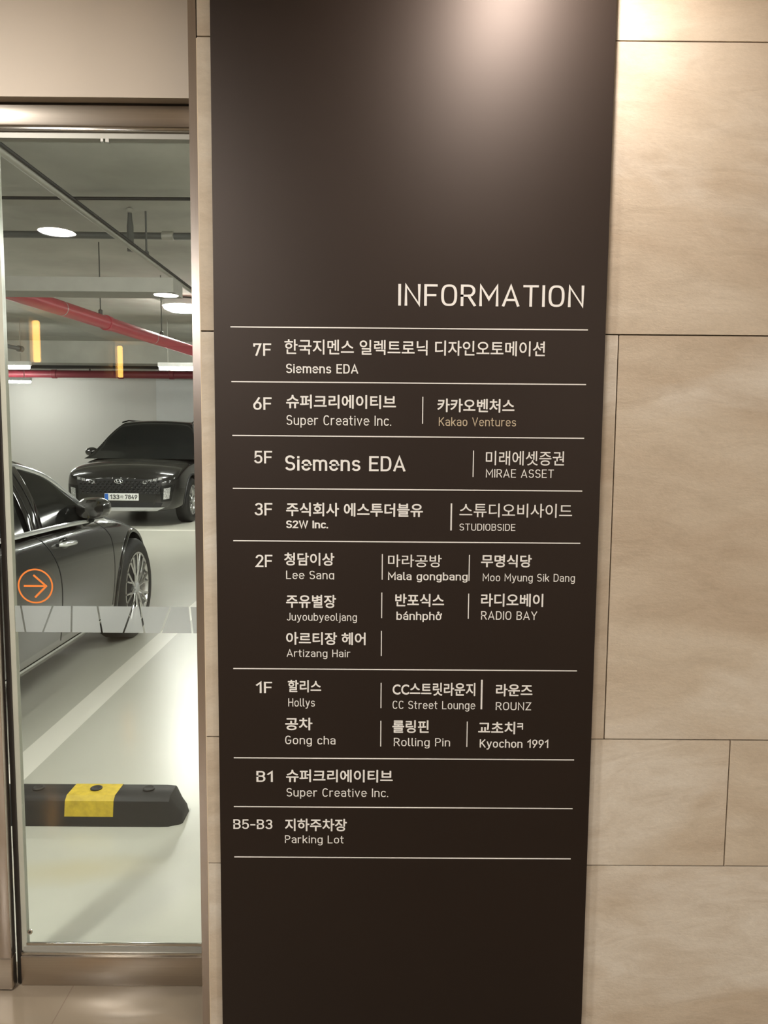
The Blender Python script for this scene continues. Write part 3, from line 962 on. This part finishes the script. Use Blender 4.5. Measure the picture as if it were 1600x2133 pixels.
p = thing('conduit', (-2.0, 3.0, 2.83), 'thin grey conduit slanting across the upper glass away from the viewer', 'pipe')
MB().tube([(-1.985, 2.6, 2.83), (-1.915, 8.2, 2.83)], 0.020, 12).build('pipe', M['zinc'], p, True)
MB().tube([(-1.955, 2.6, 2.845), (-1.89, 8.2, 2.845)], 0.010, 8).build('cable', M['blackpipe'], p, True)
hangers(p, [(-1.93, 6.45, 2.85)], 0.008)
p = thing('black_conduit', (-2.0, 5.97, 3.15), 'thin black conduit running level across the soffit', 'pipe')
MB().tube([(-6.0, 5.99, 3.15), (1.0, 5.93, 3.15)], 0.012, 10).build('pipe', M['blackpipe'], p, True)
for x in (-5.2, -1.0, 0.6):
    MB().tube([(x, 5.96, 3.15), (x, 5.96, GC)], 0.008, 8).build('clip', M['blackpipe'], p)
p = thing('grey_pipe', (-2.0, 6.6, 3.05), 'dark grey pipe running level across the soffit behind the slanting conduit', 'pipe')
MB().tube([(-6.0, 6.58, 3.05), (1.0, 6.66, 3.05)], 0.028, 14).build('pipe', M['darkpipe'], p, True)
MB().lathe((-1.80, 6.625, 3.05), (1, 0, 0), [(-0.05, 0.03), (-0.045, 0.038), (0.045, 0.038), (0.05, 0.03)], 14).build('coupling', M['zinc'], p, True)
hangers(p, [(-5.0, 6.59, 3.06), (0.3, 6.65, 3.06)])
p = thing('drop_pipe', (-2.03, 6.36, 3.2), 'short tapered dark pipe hanging from the soffit above the slanting conduit', 'pipe')
MB().lathe((-2.03, 6.36, 2.86), (0, 0, 1), [(0, 0.026), (0.20, 0.026), (0.24, 0.020), (0.30, 0.016)], 14).build('pipe', M['darkpipe'], p, True)
MB().lathe((-2.03, 6.36, 3.16), (0, 0, 1), [(0, 0.017), (0.008, 0.026), (0.03, 0.026), (0.04, 0.012)], 12).build('collar', M['zinc'], p, True)

t = thing('cable_tray', (-2.6, 5.6, 2.38), 'flat grey cable tray crossing level in front of the red pipe', 'cable tray')
mb = MB().box(-6.0, -1.45, 5.45, 5.70, 2.376, 2.381)
mb.box(-6.0, -1.45, 5.45, 5.456, 2.381, 2.474).box(-6.0, -1.45, 5.694, 5.70, 2.381, 2.474).box(-1.456, -1.45, 5.456, 5.694, 2.381, 2.474)
mb.build('tray', M['traymat'], t)
for x in (-4.9, -3.3):
    for y in (5.46, 5.69):
        MB().tube([(x, y, 2.47), (x, y, GC)], 0.004, 8).build('hanger_rod', M['darkpipe'], t, True)

p = thing('header_pipe', (-5.0, 17.6, 2.78), 'dark red pipe running level along the top of the back wall', 'pipe')
MB().tube([(GXL + 0.1, 17.6, 2.775), (GXR - 0.1, 17.6, 2.775)], 0.085, 18).build('pipe', M['red_dark'], p, True)
for x in (-7.4, -5.9, -4.75):
    MB().lathe((x, 17.6, 2.775), (1, 0, 0), [(-0.06, 0.086), (-0.05, 0.10), (0.05, 0.10), (0.06, 0.086)], 18).build('coupling', M['red_dark'], p, True)
hangers(p, [(-8.2, 17.6, 2.86), (-6.6, 17.6, 2.86), (-4.4, 17.6, 2.86)], 0.008)
p = thing('black_duct', (-5.0, 17.25, 2.9), 'black insulated pipe running level above the dark red pipe', 'pipe')
MB().tube([(GXL + 0.1, 17.25, 2.94), (-7.2, 17.25, 2.935), (-5.5, 17.25, 2.95), (-3.5, 17.25, 2.93), (GXR - 0.1, 17.25, 2.94)], 0.075, 14).build('pipe', M['blackpipe'], p, True)
hangers(p, [(-7.6, 17.25, 3.0), (-5.6, 17.25, 3.0)], 0.008)
p = thing('branch_pipe', (-4.7, 9.6, 2.85), 'short dark branch pipe ending in a cap left of the first orange reflection', 'pipe')
MB().tube([(-5.4, 7.6, 2.60), (-5.12, 11.0, 2.60)], 0.03, 12).build('pipe', M['darkpipe'], p, True)
MB().lathe((-5.12, 11.0, 2.60), (0.08, 1, 0), [(0, 0.03), (0.0, 0.045), (0.08, 0.045), (0.09, 0.03)], 12).build('end_cap', M['darkpipe'], p, True)
hangers(p, [(-5.25, 9.4, 2.62)], 0.012)

# ------------------------------------------------------------------ wheel stop
ws = thing('wheel_stop', (-1.07, 2.68, 0), 'black rubber wheel stop with one yellow band on the floor behind the glass', 'wheel stop')
def stop_section(x, y0, y1, h, top):
    return [(x, y0, 0.0), (x, y0 + 0.004, h * 0.35), (x, y0 + 0.014, h * 0.86), (x, y0 + top, h), (x, y1 - top, h), (x, y1 - 0.014, h * 0.86), (x, y1 - 0.004, h * 0.35), (x, y1, 0.0)]
rows = []
for x, sh, hh in ((-1.425, 0.03, 0.055), (-1.415, 0.006, 0.092), (-1.40, 0.0, 0.101), (-0.775, 0.0, 0.101), (-0.745, 0.002, 0.099), (-0.725, 0.012, 0.060), (-0.706, 0.02, 0.035), (-0.700, 0.03, 0.012)):
    rows.append(stop_section(x, 2.605 + sh, 2.755 - sh, hh, 0.032))
mb = MB().grid(rows); mb.poly(rows[0]); mb.poly(list(reversed(rows[-1])))
mb.build('body', M['rubber'], ws, True)
rows = []
for x in (-1.112, -1.105, -1.03, -0.948, -0.940):
    rows.append([(px, y + (-0.0015 if y < 2.68 else 0.0015), z + (0.0012 if z > 0.08 else 0)) for px, y, z in stop_section(x, 2.605, 2.755, 0.101, 0.032)[1:-1]])
MB().grid(rows).build('yellow_band', M['yellow'], ws, True)['label'] = 'worn yellow band'
for x in (-1.235, -1.025, -0.835):
    MB().lathe((x, 2.685, 0.100), (0, 0, 1), [(0, 0.021), (0.006, 0.021), (0.008, 0.017), (0.005, 0.009)], 20).build('bolt_cap', M['rubber'], ws, True)


# ------------------------------------------------------------------ cars
def interp(tab, y):
    if y <= tab[0][0]: return tab[0][1:]
    for a, b in zip(tab[:-1], tab[1:]):
        if y <= b[0]:
            k = (y - a[0]) / (b[0] - a[0])
            return tuple(u + (v - u) * k for u, v in zip(a[1:], b[1:]))
    return tab[-1][1:]


def catmull(pts, n=8):
    P = [Vector(p) for p in pts]
    out = []
    for i in range(len(P) - 1):
        p0 = P[max(i - 1, 0)]; p1 = P[i]; p2 = P[i + 1]; p3 = P[min(i + 2, len(P) - 1)]
        for k in range(n):
            t = k / n
            out.append(0.5 * ((2 * p1) + (p2 - p0) * t + (2 * p0 - 5 * p1 + 4 * p2 - p3) * t * t + (3 * p1 - p0 - 3 * p2 + p3) * t ** 3))
    out.append(P[-1])
    return out


class Car:
    """works in car space: +Y is the nose, x = 0 the centre line, z = 0 the ground"""
    def __init__(self, root, rot):
        self.root = root
        self.rot = Matrix.Rotation(rot, 3, 'Z')

    def W(self, p):
        return self.rot @ Vector(p)

    def part(self, mb, name, mat, parent=None, smooth=True, fix=True):
        par = parent or self.root
        base = world_loc(self.root)
        mb.v = [tuple(self.W(v) + base) for v in mb.v]
        return mb.build(name, M[mat], par, smooth, fix)

    def shell(self, stations, axles, rw, wheel_cut, name='body', mat='paint', xin=0.24):
        """lofted body, smoothed, with wheel arches cut out"""
        half = []
        rows = []
        for y, w, zs, zb, zc in stations:
            h = zb - zs
            pr = [(0, zs), (w - 0.22, zs), (w - 0.05, zs + 0.01), (w - 0.022, zs + 0.09), (w - 0.004, zs + h * 0.40), (w, zs + h * 0.58), (w - 0.010, zs + h * 0.80), (w - 0.035, zb - 0.035), (w - 0.085, zb - 0.004), (w - 0.20, zb + 0.012 + (zc - zb) * 0.25), (w * 0.45, zb + (zc - zb) * 0.85), (0, zc)]
            full = [(-x, y, z) for x, z in reversed(pr)] + [(x, y, z) for x, z in pr[1:-1]]
            rows.append(full)
        mb = MB().grid(rows, close_u=True)
        mb.poly(rows[0]); mb.poly(list(reversed(rows[-1])))
        me = bpy.data.meshes.new('tmp'); me.from_pydata(mb.v, [], mb.f)
        bm = bmesh.new(); bm.from_mesh(me); bmesh.ops.recalc_face_normals(bm, faces=bm.faces[:]); bm.to_mesh(me); bm.free()
        ob = bpy.data.objects.new('tmp', me); COL.objects.link(ob)
        sm = ob.modifiers.new('s', 'SUBSURF'); sm.levels = 2; sm.render_levels = 2
        cutters = []
        wmax = max(s[1] for s in stations)
        for ya in axles:
            for sgn in (-1, 1):
                cb = MB().lathe((sgn * (wmax - xin), ya, rw), (sgn, 0, 0), [(0, wheel_cut), (xin + 0.2, wheel_cut)], 48)
                cm = bpy.data.meshes.new('cut'); cm.from_pydata(cb.v, [], cb.f)
                bm = bmesh.new(); bm.from_mesh(cm); bmesh.ops.recalc_face_normals(bm, faces=bm.faces[:]); bm.to_mesh(cm); bm.free()
                co = bpy.data.objects.new('cut', cm); COL.objects.link(co)
                bo = ob.modifiers.new('b', 'BOOLEAN'); bo.object = co; bo.operation = 'DIFFERENCE'; bo.solver = 'EXACT'
                cutters.append(co)
        bpy.context.view_layer.update()
        dg = bpy.context.evaluated_depsgraph_get()
        ev = bpy.data.meshes.new_from_object(ob.evaluated_get(dg))
        out = MB(); out.v = [tuple(v.co) for v in ev.vertices]; out.f = [tuple(p.vertices) for p in ev.polygons]
        self.bvh = BVHTree.FromPolygons([Vector(v) for v in out.v], out.f)
        for c in cutters: bpy.data.objects.remove(c)
        bpy.data.objects.remove(ob)
        return self.part(out, name, mat)

    def hit_side(self, y, z, sgn, lift=0.0015):
        loc, n, i, d = self.bvh.ray_cast(Vector((sgn * 2.5, y, z)), Vector((-sgn, 0, 0)))
        return None if loc is None else loc + n * lift * (1 if n.x * sgn > 0 else -1)

    def hit_front(self, x, z, lift=0.002):
        loc, n, i, d = self.bvh.ray_cast(Vector((x, 6, z)), Vector((0, -1, 0)))
        return None if loc is None else loc + n * lift * (1 if n.y > 0 else -1)

    def side_ribbon(self, pts, width, sgn, lift=0.0015):
        """ribbon following the body's side along (y, z) points"""
        pts = [Vector(p) for p in pts]; rows = []
        for i, p in enumerate(pts):
            d = (pts[min(i + 1, len(pts) - 1)] - pts[max(i - 1, 0)]).normalized(); n = Vector((-d.y, d.x)) * width / 2
            a = self.hit_side(*(p - n), sgn, lift); b = self.hit_side(*(p + n), sgn, lift)
            if a is not None and b is not None: rows.append([a, b])
        return MB().grid(rows)

    def front_patch(self, quad, nu=8, nv=5, lift=0.003, thick=0.0):
        """patch on the nose spanned by four (x, z) corners"""
        q = [Vector(c) for c in quad]; rows = []
        for j in range(nv + 1):
            v = j / nv; r = []
            for i in range(nu + 1):
                u = i / nu
                p = (q[0] * (1 - u) + q[1] * u) * (1 - v) + (q[3] * (1 - u) + q[2] * u) * v
                h = self.hit_front(p.x, p.y, lift)
                r.append(h if h is not None else Vector((p.x, 0, p.y)))
            rows.append(r)
        return MB().grid(rows)

    def greenhouse(self, rail, belt_z, belt_x, crown, n_ws, roof_mat='paint', ws_mat='blackglass'):
        """rail: upper window edge from the front pillar's foot over the roof to the rear pillar's foot"""
        T = catmull(rail, 6)
        self.T = T
        n = len(T) - 1
        for nm, mat, i0, i1 in (('windscreen', ws_mat, 0, n_ws), ('roof', roof_mat, n_ws, n - 8), ('rear_window', ws_mat, n - 8, n)):
            rows = []
            for i in range(i0, i1 + 1):
                x, y, z = T[i]
                t = min(1.0, min(i, n - i) / 8.0)
                cr = crown * (0.35 + 0.65 * t)
                edge = 0.03 * t
                row = []
                for k in range(25):
                    u = -1 + 2 * k / 24
                    a = abs(u)
                    row.append((u * x, y + (0.16 if i < n / 2 else -0.03) * (1 - a * a) * (1 - t) + (0.05 * (1 - a * a) if i < n / 2 else 0), z + edge * min(1, (1 - a) * 14) + cr * (1 - a ** 2.4)))
                rows.append(row)
            self.part(MB().grid(rows), nm, mat)
        for sgn in (-1, 1):
            rows = []
            y0, y1 = T[0].y + 0.10, T[-1].y - 0.05
            for i, p in enumerate(T):
                yb = y0 + (y1 - y0) * i / n
                yb = p.y if p.y < y0 - 0.05 else min(p.y + 0.02, y0)
                foot = Vector((sgn * belt_x, yb, belt_z))
                top = Vector((sgn * p.x, p.y, p.z))
                rows.append([foot + (top - foot) * (k / 5) + Vector((sgn * 0.018 * math.sin(PI * k / 5), 0, 0)) for k in range(6)])
            self.part(MB().grid(rows), 'side_window', 'blackglass')

    def wheel(self, y, sgn, x_face, r, rim_r, n_spoke, width=0.22, steer=0.0):
        ax = Vector((sgn, 0, 0))
        xf = sgn * x_face
        c0 = Vector((0, y, r))
        w = bpy.data.objects.new('wheel', None); w.empty_display_size = 0.1
        COL.objects.link(w); w.parent = self.root
        w.location = self.W((xf, y, r))
        s = 0.0
        tyre = MB().lathe((xf, y, r), (-sgn, 0, 0), [(0.012, rim_r), (0.0, rim_r + 0.02), (-0.004, r - 0.05), (0.012, r - 0.012), (0.03, r), (width - 0.03, r), (width - 0.012, r - 0.012), (width, rim_r + 0.03), (width - 0.02, rim_r)], 56, cap=False)
        self.part(tyre, 'tyre', 'tyre', w)
        rim = MB().lathe((xf, y, r), (-sgn, 0, 0), [(0.012, rim_r), (0.004, rim_r + 0.004), (0.004, rim_r - 0.008), (0.03, rim_r - 0.02), (0.16, rim_r - 0.035)], 56, cap=False)
        self.part(rim, 'rim', 'rim', w)
        disc = MB().lathe((xf, y, r), (-sgn, 0, 0), [(0.09, rim_r * 0.72), (0.09, 0.001)], 40, cap=False)
        disc.lathe((xf, y, r), (-sgn, 0, 0), [(0.17, rim_r - 0.01), (0.17, 0.001)], 40, cap=False)
        self.part(disc, 'brake_disc', 'blackmatt', w)
        for k in range(n_spoke):
            a = 2 * PI * k / n_spoke + 0.15
            mb = MB()
            def at(rad, ang, dep):
                return (xf - sgn * dep, y + rad * math.cos(ang), r + rad * math.sin(ang))
            mb.tube([at(0.03, a, 0.018), at(rim_r * 0.45, a, 0.008), at(rim_r * 0.52, a, 0.007)], [0.013, 0.010, 0.010], 8)
            for da in (-0.5, 0.5):
                e = da * 2 * PI / n_spoke * 0.42
                mb.tube([at(rim_r * 0.48, a, 0.008), at(rim_r * 0.72, a + e * 0.75, 0.006), at(rim_r - 0.006, a + e, 0.006)], [0.009, 0.0075, 0.008], 8)
            self.part(mb, 'spoke', 'rim', w)
        hub = MB().lathe((xf, y, r), (sgn, 0, 0), [(-0.03, 0.055), (-0.010, 0.052), (-0.004, 0.034), (0.0, 0.030), (0.002, 0.02), (0.003, 0.001)], 28, cap=False)
        self.part(hub, 'hub_cap', 'silver', w)

    def arch_lip(self, y, sgn, r, z, mat='paint', t=0.012):
        pts = []
        for k in range(33):
            a = math.radians(-12 + 204 * k / 32)
            yy, zz = y + (r + 0.004) * math.cos(a), z + (r + 0.004) * math.sin(a)
            h = self.hit_side(yy + 0.012 * math.cos(a), zz + 0.012 * math.sin(a), sgn, 0.0)
            if h is not None and abs(h.x) > 0.3: pts.append(h)
        return MB().tube(pts, t, 8) if len(pts) > 3 else None


# ---- the sedan, nose pointing away from the viewer
CX, CY = -2.60, 4.0
sed = thing('sedan', (CX, CY, 0), 'black sedan seen from its side at the left of the glass, nose pointing away', 'car')
S = Car(sed, 0.0)
yy = lambda y: y - CY
stations = [(y - CY, w, zs, zb, zc) for y, w, zs, zb, zc in [
    (2.00, .70, .36, .84, .88), (2.06, .80, .28, .88, .93), (2.25, .885, .22, .91, .97), (2.75, .925, .195, .915, .99), (3.40, .935, .19, .91, 1.0),
    (4.00, .936, .19, .905, .99), (4.40, .936, .19, .895, .97), (4.70, .935, .19, .875, .955), (4.95, .932, .19, .845, .93), (5.20, .926, .19, .805, .90),
    (5.42, .908, .195, .755, .86), (5.60, .865, .20, .705, .81), (5.76, .80, .21, .66, .76), (5.88, .72, .23, .62, .70), (5.95, .62, .27, .58, .64), (5.98, .50, .32, .52, .56)]]
S.shell(stations, [5.235 - CY, 2.78 - CY], 0.34, 0.385)
rail_w = [(-1.700, 4.50, .905), (-1.735, 4.405, .985), (-1.785, 4.29, 1.078), (-1.822, 4.16, 1.155), (-1.845, 3.99, 1.202), (-1.858, 3.80, 1.228), (-1.865, 3.40, 1.240), (-1.855, 3.05, 1.215), (-1.82, 2.75, 1.14), (-1.78, 2.45, 1.02), (-1.72, 2.25, .91)]
rail = [(x - CX, y - CY, z) for x, y, z in rail_w]
rail = [(abs(x), y, z) for x, y, z in rail]
S.greenhouse(rail, 0.90, 0.905, 0.055, 22)
SD = -1
for sgn in (-1, 1):
    tr = MB().tube([(sgn * (p.x + 0.006), p.y, p.z) for p in S.T[2:-3]], 0.013, 8, flat=0.6)
    S.part(tr, 'window_trim', 'chrome')
    pts = [(sgn * (0.935 - 0.012), yy(y), z) for y, z in ((2.35, .905), (3.0, .913), (3.414, .912), (3.812, .908), (4.1, .902), (4.312, .895), (4.5, .889), (4.62, .884))]
    S.part(MB().tube(catmull(pts, 5), 0.0125, 8, flat=0.7), 'belt_trim', 'chrome')
    # centre pillar between the two side windows
    mb = MB()
    rows = []
    for k in range(7):
        t = k / 6
        x = 0.912 + (0.752 - 0.912) * t; z = .905 + (1.222 - .905) * t
        b = 0.020 * math.sin(PI * t) + 0.004
        ya, yb_ = 3.665 + 0.03 * t, 3.815 + 0.06 * t
        rows.append([(sgn * (x + b), yy(ya), z), (sgn * (x + b + 0.004), yy(ya + 0.012), z), (sgn * (x + b + 0.004), yy(yb_ - 0.012), z), (sgn * (x + b), yy(yb_), z)])
    S.part(mb.grid(rows), 'centre_pillar', 'blackgloss')
    for yo in (0.035, 0.105):
        pl = []
        for k in range(7):
            t = k / 6
            x = 0.912 + (0.752 - 0.912) * t; z = .905 + (1.222 - .905) * t
            pl.append((sgn * (x + 0.020 * math.sin(PI * t) + 0.009), yy(3.665 + 0.035 * t + yo), z))
        S.part(MB().tube(pl, 0.0035, 6), 'pillar_seal', 'blackgloss')
    sill = [(yy(y), .262) for y in (3.18, 3.5, 3.9, 4.3, 4.6, 4.80)]
    S.part(S.side_ribbon(sill, 0.014, sgn, 0.004), 'sill_trim', 'chrome')
    seam = [(yy(y), z) for y, z in ((3.78, .885), (3.88, .80), (3.95, .70), (3.975, .60), (3.98, .45), (3.985, .30))]
    S.part(S.side_ribbon([tuple(p) for p in catmull([(a, b, 0) for a, b in seam], 5) and [(q.x, q.y) for q in catmull([(a, b, 0) for a, b in seam], 5)]], 0.007, sgn), 'door_seam', 'blackmatt')
    seam = [(4.62, .862), (4.74, .78), (4.775, .70), (4.78, .5), (4.77, .32)]
    S.part(S.side_ribbon([(q.x, q.y) for q in catmull([(yy(a), b, 0) for a, b in seam], 5)], 0.007, sgn), 'fender_seam', 'blackmatt')
    # door handles: cup and bow
    for hy in (4.07, 3.0):
        h = S.hit_side(yy(hy), .805, sgn, 0.0)
        hd = MB().tube([(h.x + sgn * 0.004, h.y - 0.085, h.z + .004), (h.x + sgn * 0.030, h.y - 0.065, h.z + .006), (h.x + sgn * 0.036, h.y, h.z + .004), (h.x + sgn * 0.030, h.y + 0.065, h.z - .002), (h.x + sgn * 0.004, h.y + 0.085, h.z - .004)], [0.010, 0.014, 0.015, 0.014, 0.010], 10)
        ho = S.part(hd, 'door_handle', 'chrome')
        S.part(MB().ellipsoid((h.x - sgn * 0.004, h.y, h.z - 0.004), 0.012, 0.075, 0.036), 'handle_cup', 'blackgloss', ho)
    # door mirror
    mx = sgn * 0.962; my = yy(4.38); mz = 0.968
    rows = []
    for dy, rx, rz in ((-0.075, 0.02, 0.015), (-0.070, 0.070, 0.052), (-0.02, 0.084, 0.064), (0.04, 0.076, 0.058), (0.085, 0.052, 0.038), (0.105, 0.02, 0.015)):
        rows.append([(mx + rx * math.copysign(abs(math.cos(a)) ** 0.8, math.cos(a)), my + dy + 0.02 * math.cos(a) * sgn, mz + rz * math.copysign(abs(math.sin(a)) ** 0.8, math.sin(a))) for a in [2 * PI * k / 24 for k in range(24)]])
    mb = MB().grid(rows, close_u=True); mb.poly(rows[0]); mb.poly(list(reversed(rows[-1])))
    mo = S.part(mb, 'door_mirror', 'paint')
    S.part(MB().tube([(mx - sgn * 0.02, my + 0.01, mz - 0.055), (mx - sgn * 0.075, my + 0.02, mz - 0.075)], [0.026, 0.034], 10), 'mirror_arm', 'blackgloss', mo)
    S.part(MB().tube([(mx - sgn * 0.065, my + 0.02, mz + 0.026), (mx, my + 0.075, mz + 0.016), (mx + sgn * 0.076, my + 0.03, mz + 0.006)], 0.006, 8), 'mirror_indicator', 'chrome', mo)
    lip = S.arch_lip(yy(5.235), sgn, 0.385, 0.34)
    if lip: S.part(lip, 'arch_lip', 'paint')
    S.wheel(yy(5.235), sgn, 0.930, 0.34, 0.243, 10)
    S.wheel(yy(2.78), sgn, 0.922, 0.34, 0.243, 10)
    q = [(sgn * .40, .57), (sgn * .74, .60), (sgn * .72, .66), (sgn * .42, .62)]
    S.part(S.front_patch(q, 8, 4), 'headlamp', 'lens')
S.part(S.front_patch([(-.34, .34), (.34, .34), (.36, .52), (-.36, .52)], 12, 6), 'grille', 'blackmatt')

# ---- the SUV facing the viewer
UX, UY = -4.0, 14.0
suv = thing('suv', (UX, UY, 0), 'black SUV facing the viewer by the white wall, white number plate', 'car')
U = Car(suv, PI)
nose = UY - 11.72           # local +Y is the nose
ld = lambda d: nose - d     # distance behind the nose
st = [(ld(d), w, zs, zb, zc) for d, w, zs, zb, zc in [
    (4.56, .55, .45, .95, 1.0), (4.48, .74, .36, 1.0, 1.04), (4.25, .86, .27, 1.03, 1.07), (3.9, .91, .25, 1.04, 1.09), (3.5, .928, .25, 1.04, 1.10), (2.6, .932, .25, 1.03, 1.10),
    (1.8, .932, .25, 1.02, 1.09), (1.3, .932, .25, 1.00, 1.07), (.95, .93, .25, .97, 1.04), (.65, .925, .25, .935, 1.01), (.40, .91, .25, .895, .98), (.22, .875, .245, .85, .93), (.10, .81, .24, .80, .87), (.03, .70, .235, .755, .81), (.0, .56, .25, .70, .76)]]
U.shell(st, [ld(.83), ld(3.53)], 0.36, 0.40)
rail = [(.885, ld(1.02), 1.01), (.845, ld(1.28), 1.12), (.805, ld(1.50), 1.235), (.735, ld(1.74), 1.40), (.655, ld(1.98), 1.545), (.61, ld(2.22), 1.60), (.60, ld(2.7), 1.615), (.60, ld(3.6), 1.605), (.625, ld(4.0), 1.53), (.68, ld(4.25), 1.36), (.80, ld(4.45), 1.06)]
U.greenhouse(rail, 1.02, 0.90, 0.035, 27)
for sgn in (-1, 1):
    lip = U.arch_lip(ld(.83), sgn, 0.40, 0.36, t=0.016)
    if lip: U.part(lip, 'arch_lip', 'blackmatt')
    U.wheel(ld(.83), sgn, 0.930, 0.36, 0.24, 5)
    U.wheel(ld(3.53), sgn, 0.930, 0.36, 0.24, 5)
    # stacked headlamp in the bumper corner and thin lamp beside the grille
    hl = U.front_patch([(sgn * .665, .42), (sgn * .745, .435), (sgn * .765, .605), (sgn * .675, .59)], 4, 6, 0.004)
    U.part(hl, 'headlamp', 'lens', smooth=False)
    U.part(U.front_patch([(sgn * .63, .385), (sgn * .77, .40), (sgn * .82, .65), (sgn * .63, .63)], 6, 8, 0.0015), 'headlamp_housing', 'blackgloss')
    for q in range(4):
        a = .36 + q * .075
        U.part(U.front_patch([(sgn * a, .66 + q * .018), (sgn * (a + .055), .66 + q * .02), (sgn * (a + .07), .715 + q * .016), (sgn * (a + .01), .705 + q * .016)], 2, 2, 0.004), 'running_lamp', 'lens')
    mx, my, mz = sgn * 0.945, ld(1.45), 1.115
    rows = []
    for dy, rx, rz in ((-0.075, 0.02, 0.015), (-0.070, 0.095, 0.070), (-0.02, 0.105, 0.080), (0.04, 0.098, 0.072), (0.085, 0.068, 0.048), (0.105, 0.02, 0.015)):
        rows.append([(mx + rx * math.cos(a), my + dy, mz + rz * math.sin(a)) for a in [2 * PI * k / 24 for k in range(24)]])
    mb = MB().grid(rows, close_u=True); mb.poly(rows[0]); mb.poly(list(reversed(rows[-1])))
    mo = U.part(mb, 'door_mirror', 'paint')
    U.part(MB().tube([(mx - sgn * 0.03, my, mz - 0.06), (mx - sgn * 0.07, my + 0.01, mz - 0.085)], [0.03, 0.04], 10), 'mirror_arm', 'blackgloss', mo)
    U.part(MB().tube([(sgn * .62, ld(2.1), 1.63), (sgn * .60, ld(2.35), 1.665), (sgn * .595, ld(3.2), 1.67), (sgn * .61, ld(3.9), 1.60)], 0.014, 8), 'roof_rail', 'blackgloss')
# grille of small facets, nose badge, bumper pieces
U.part(U.front_patch([(-.60, .505), (.60, .505), (.66, .735), (-.66, .735)], 20, 6, 0.002), 'grille', 'blackmatt')
mb = MB(); rnd = random.Random(3)
for r in range(5):
    for c in range(18):
        x = -.60 + (c + (0.5 if r % 2 else 0)) * .0675; z = .53 + r * .040
        a = U.hit_front(x, z, 0.004)
        if a is None or abs(x) > .62: continue
        n = len(mb.v)
        w, h, dpt = .030, .018, .014
        mb.v += [tuple(a + Vector((-w, 0, 0))), tuple(a + Vector((0, 0, -h))), tuple(a + Vector((w, 0, 0))), tuple(a + Vector((0, 0, h))), tuple(a + Vector((0, dpt, 0.004)))]
        mb.f += [(n, n + 1, n + 4), (n + 1, n + 2, n + 4), (n + 2, n + 3, n + 4), (n + 3, n, n + 4)]
U.part(mb, 'grille_facets', 'blackgloss', smooth=False)
b = U.hit_front(0, .70, 0.008)
ring = [(b.x + .062 * math.cos(2 * PI * k / 32), b.y, b.z + .032 * math.sin(2 * PI * k / 32)) for k in range(33)]
bd = MB().tube(ring, 0.005, 8, caps=False)
bd.tube([(b.x - .034, b.y + .003, b.z - .022), (b.x - .018, b.y + .003, b.z + .024)], 0.006, 8)
bd.tube([(b.x + .018, b.y + .003, b.z - .024), (b.x + .034, b.y + .003, b.z + .022)], 0.006, 8)
bd.tube([(b.x - .028, b.y + .004, b.z + .004), (b.x + .028, b.y + .004, b.z - .004)], 0.005, 8)
U.part(bd, 'badge', 'chrome')
U.part(U.front_patch([(-.62, .30), (.62, .30), (.66, .375), (-.66, .375)], 14, 3, 0.002), 'lower_intake', 'blackmatt')
sk = U.front_patch([(-.56, .247), (.56, .247), (.68, .300), (-.68, .300)], 16, 3, 0.006)
U.part(sk, 'skid_plate', 'silver')
# number plate
PYL = U.hit_front(0, .455, 0.0).y + 0.012
px0, px1, pz0, pz1 = -.26 - .04, .26 - .04, .405, .515
plate = U.part(MB().box(px0, px1, PYL - 0.010, PYL, pz0, pz1, c=0.003), 'number_plate', 'plate_white')
U.part(MB().box(px1 - .058, px1 - .004, PYL, PYL + 0.001, pz0 + .004, pz1 - .004), 'plate_strip', 'plate_blue', plate)
suv_y = UY - PYL
wx = lambda x: UX - x            # the car is turned round: local +x is world -x
def plate_text(script, s, xa, xb, za, zb, wt='b'):
    lettering('plate_print', script, s, xa, xb, za, zb, wt, M['black_ink'], plate, y=suv_y - 0.0015)
l0 = wx(px1)
plate_text('L', '133', l0 + .078, l0 + .228, pz0 + .022, pz1 - .020)
plate_text('K', '하', l0 + .240, l0 + .292, pz0 + .028, pz1 - .028, 'm')
plate_text('L', '7849', l0 + .312, l0 + .502, pz0 + .022, pz1 - .020)
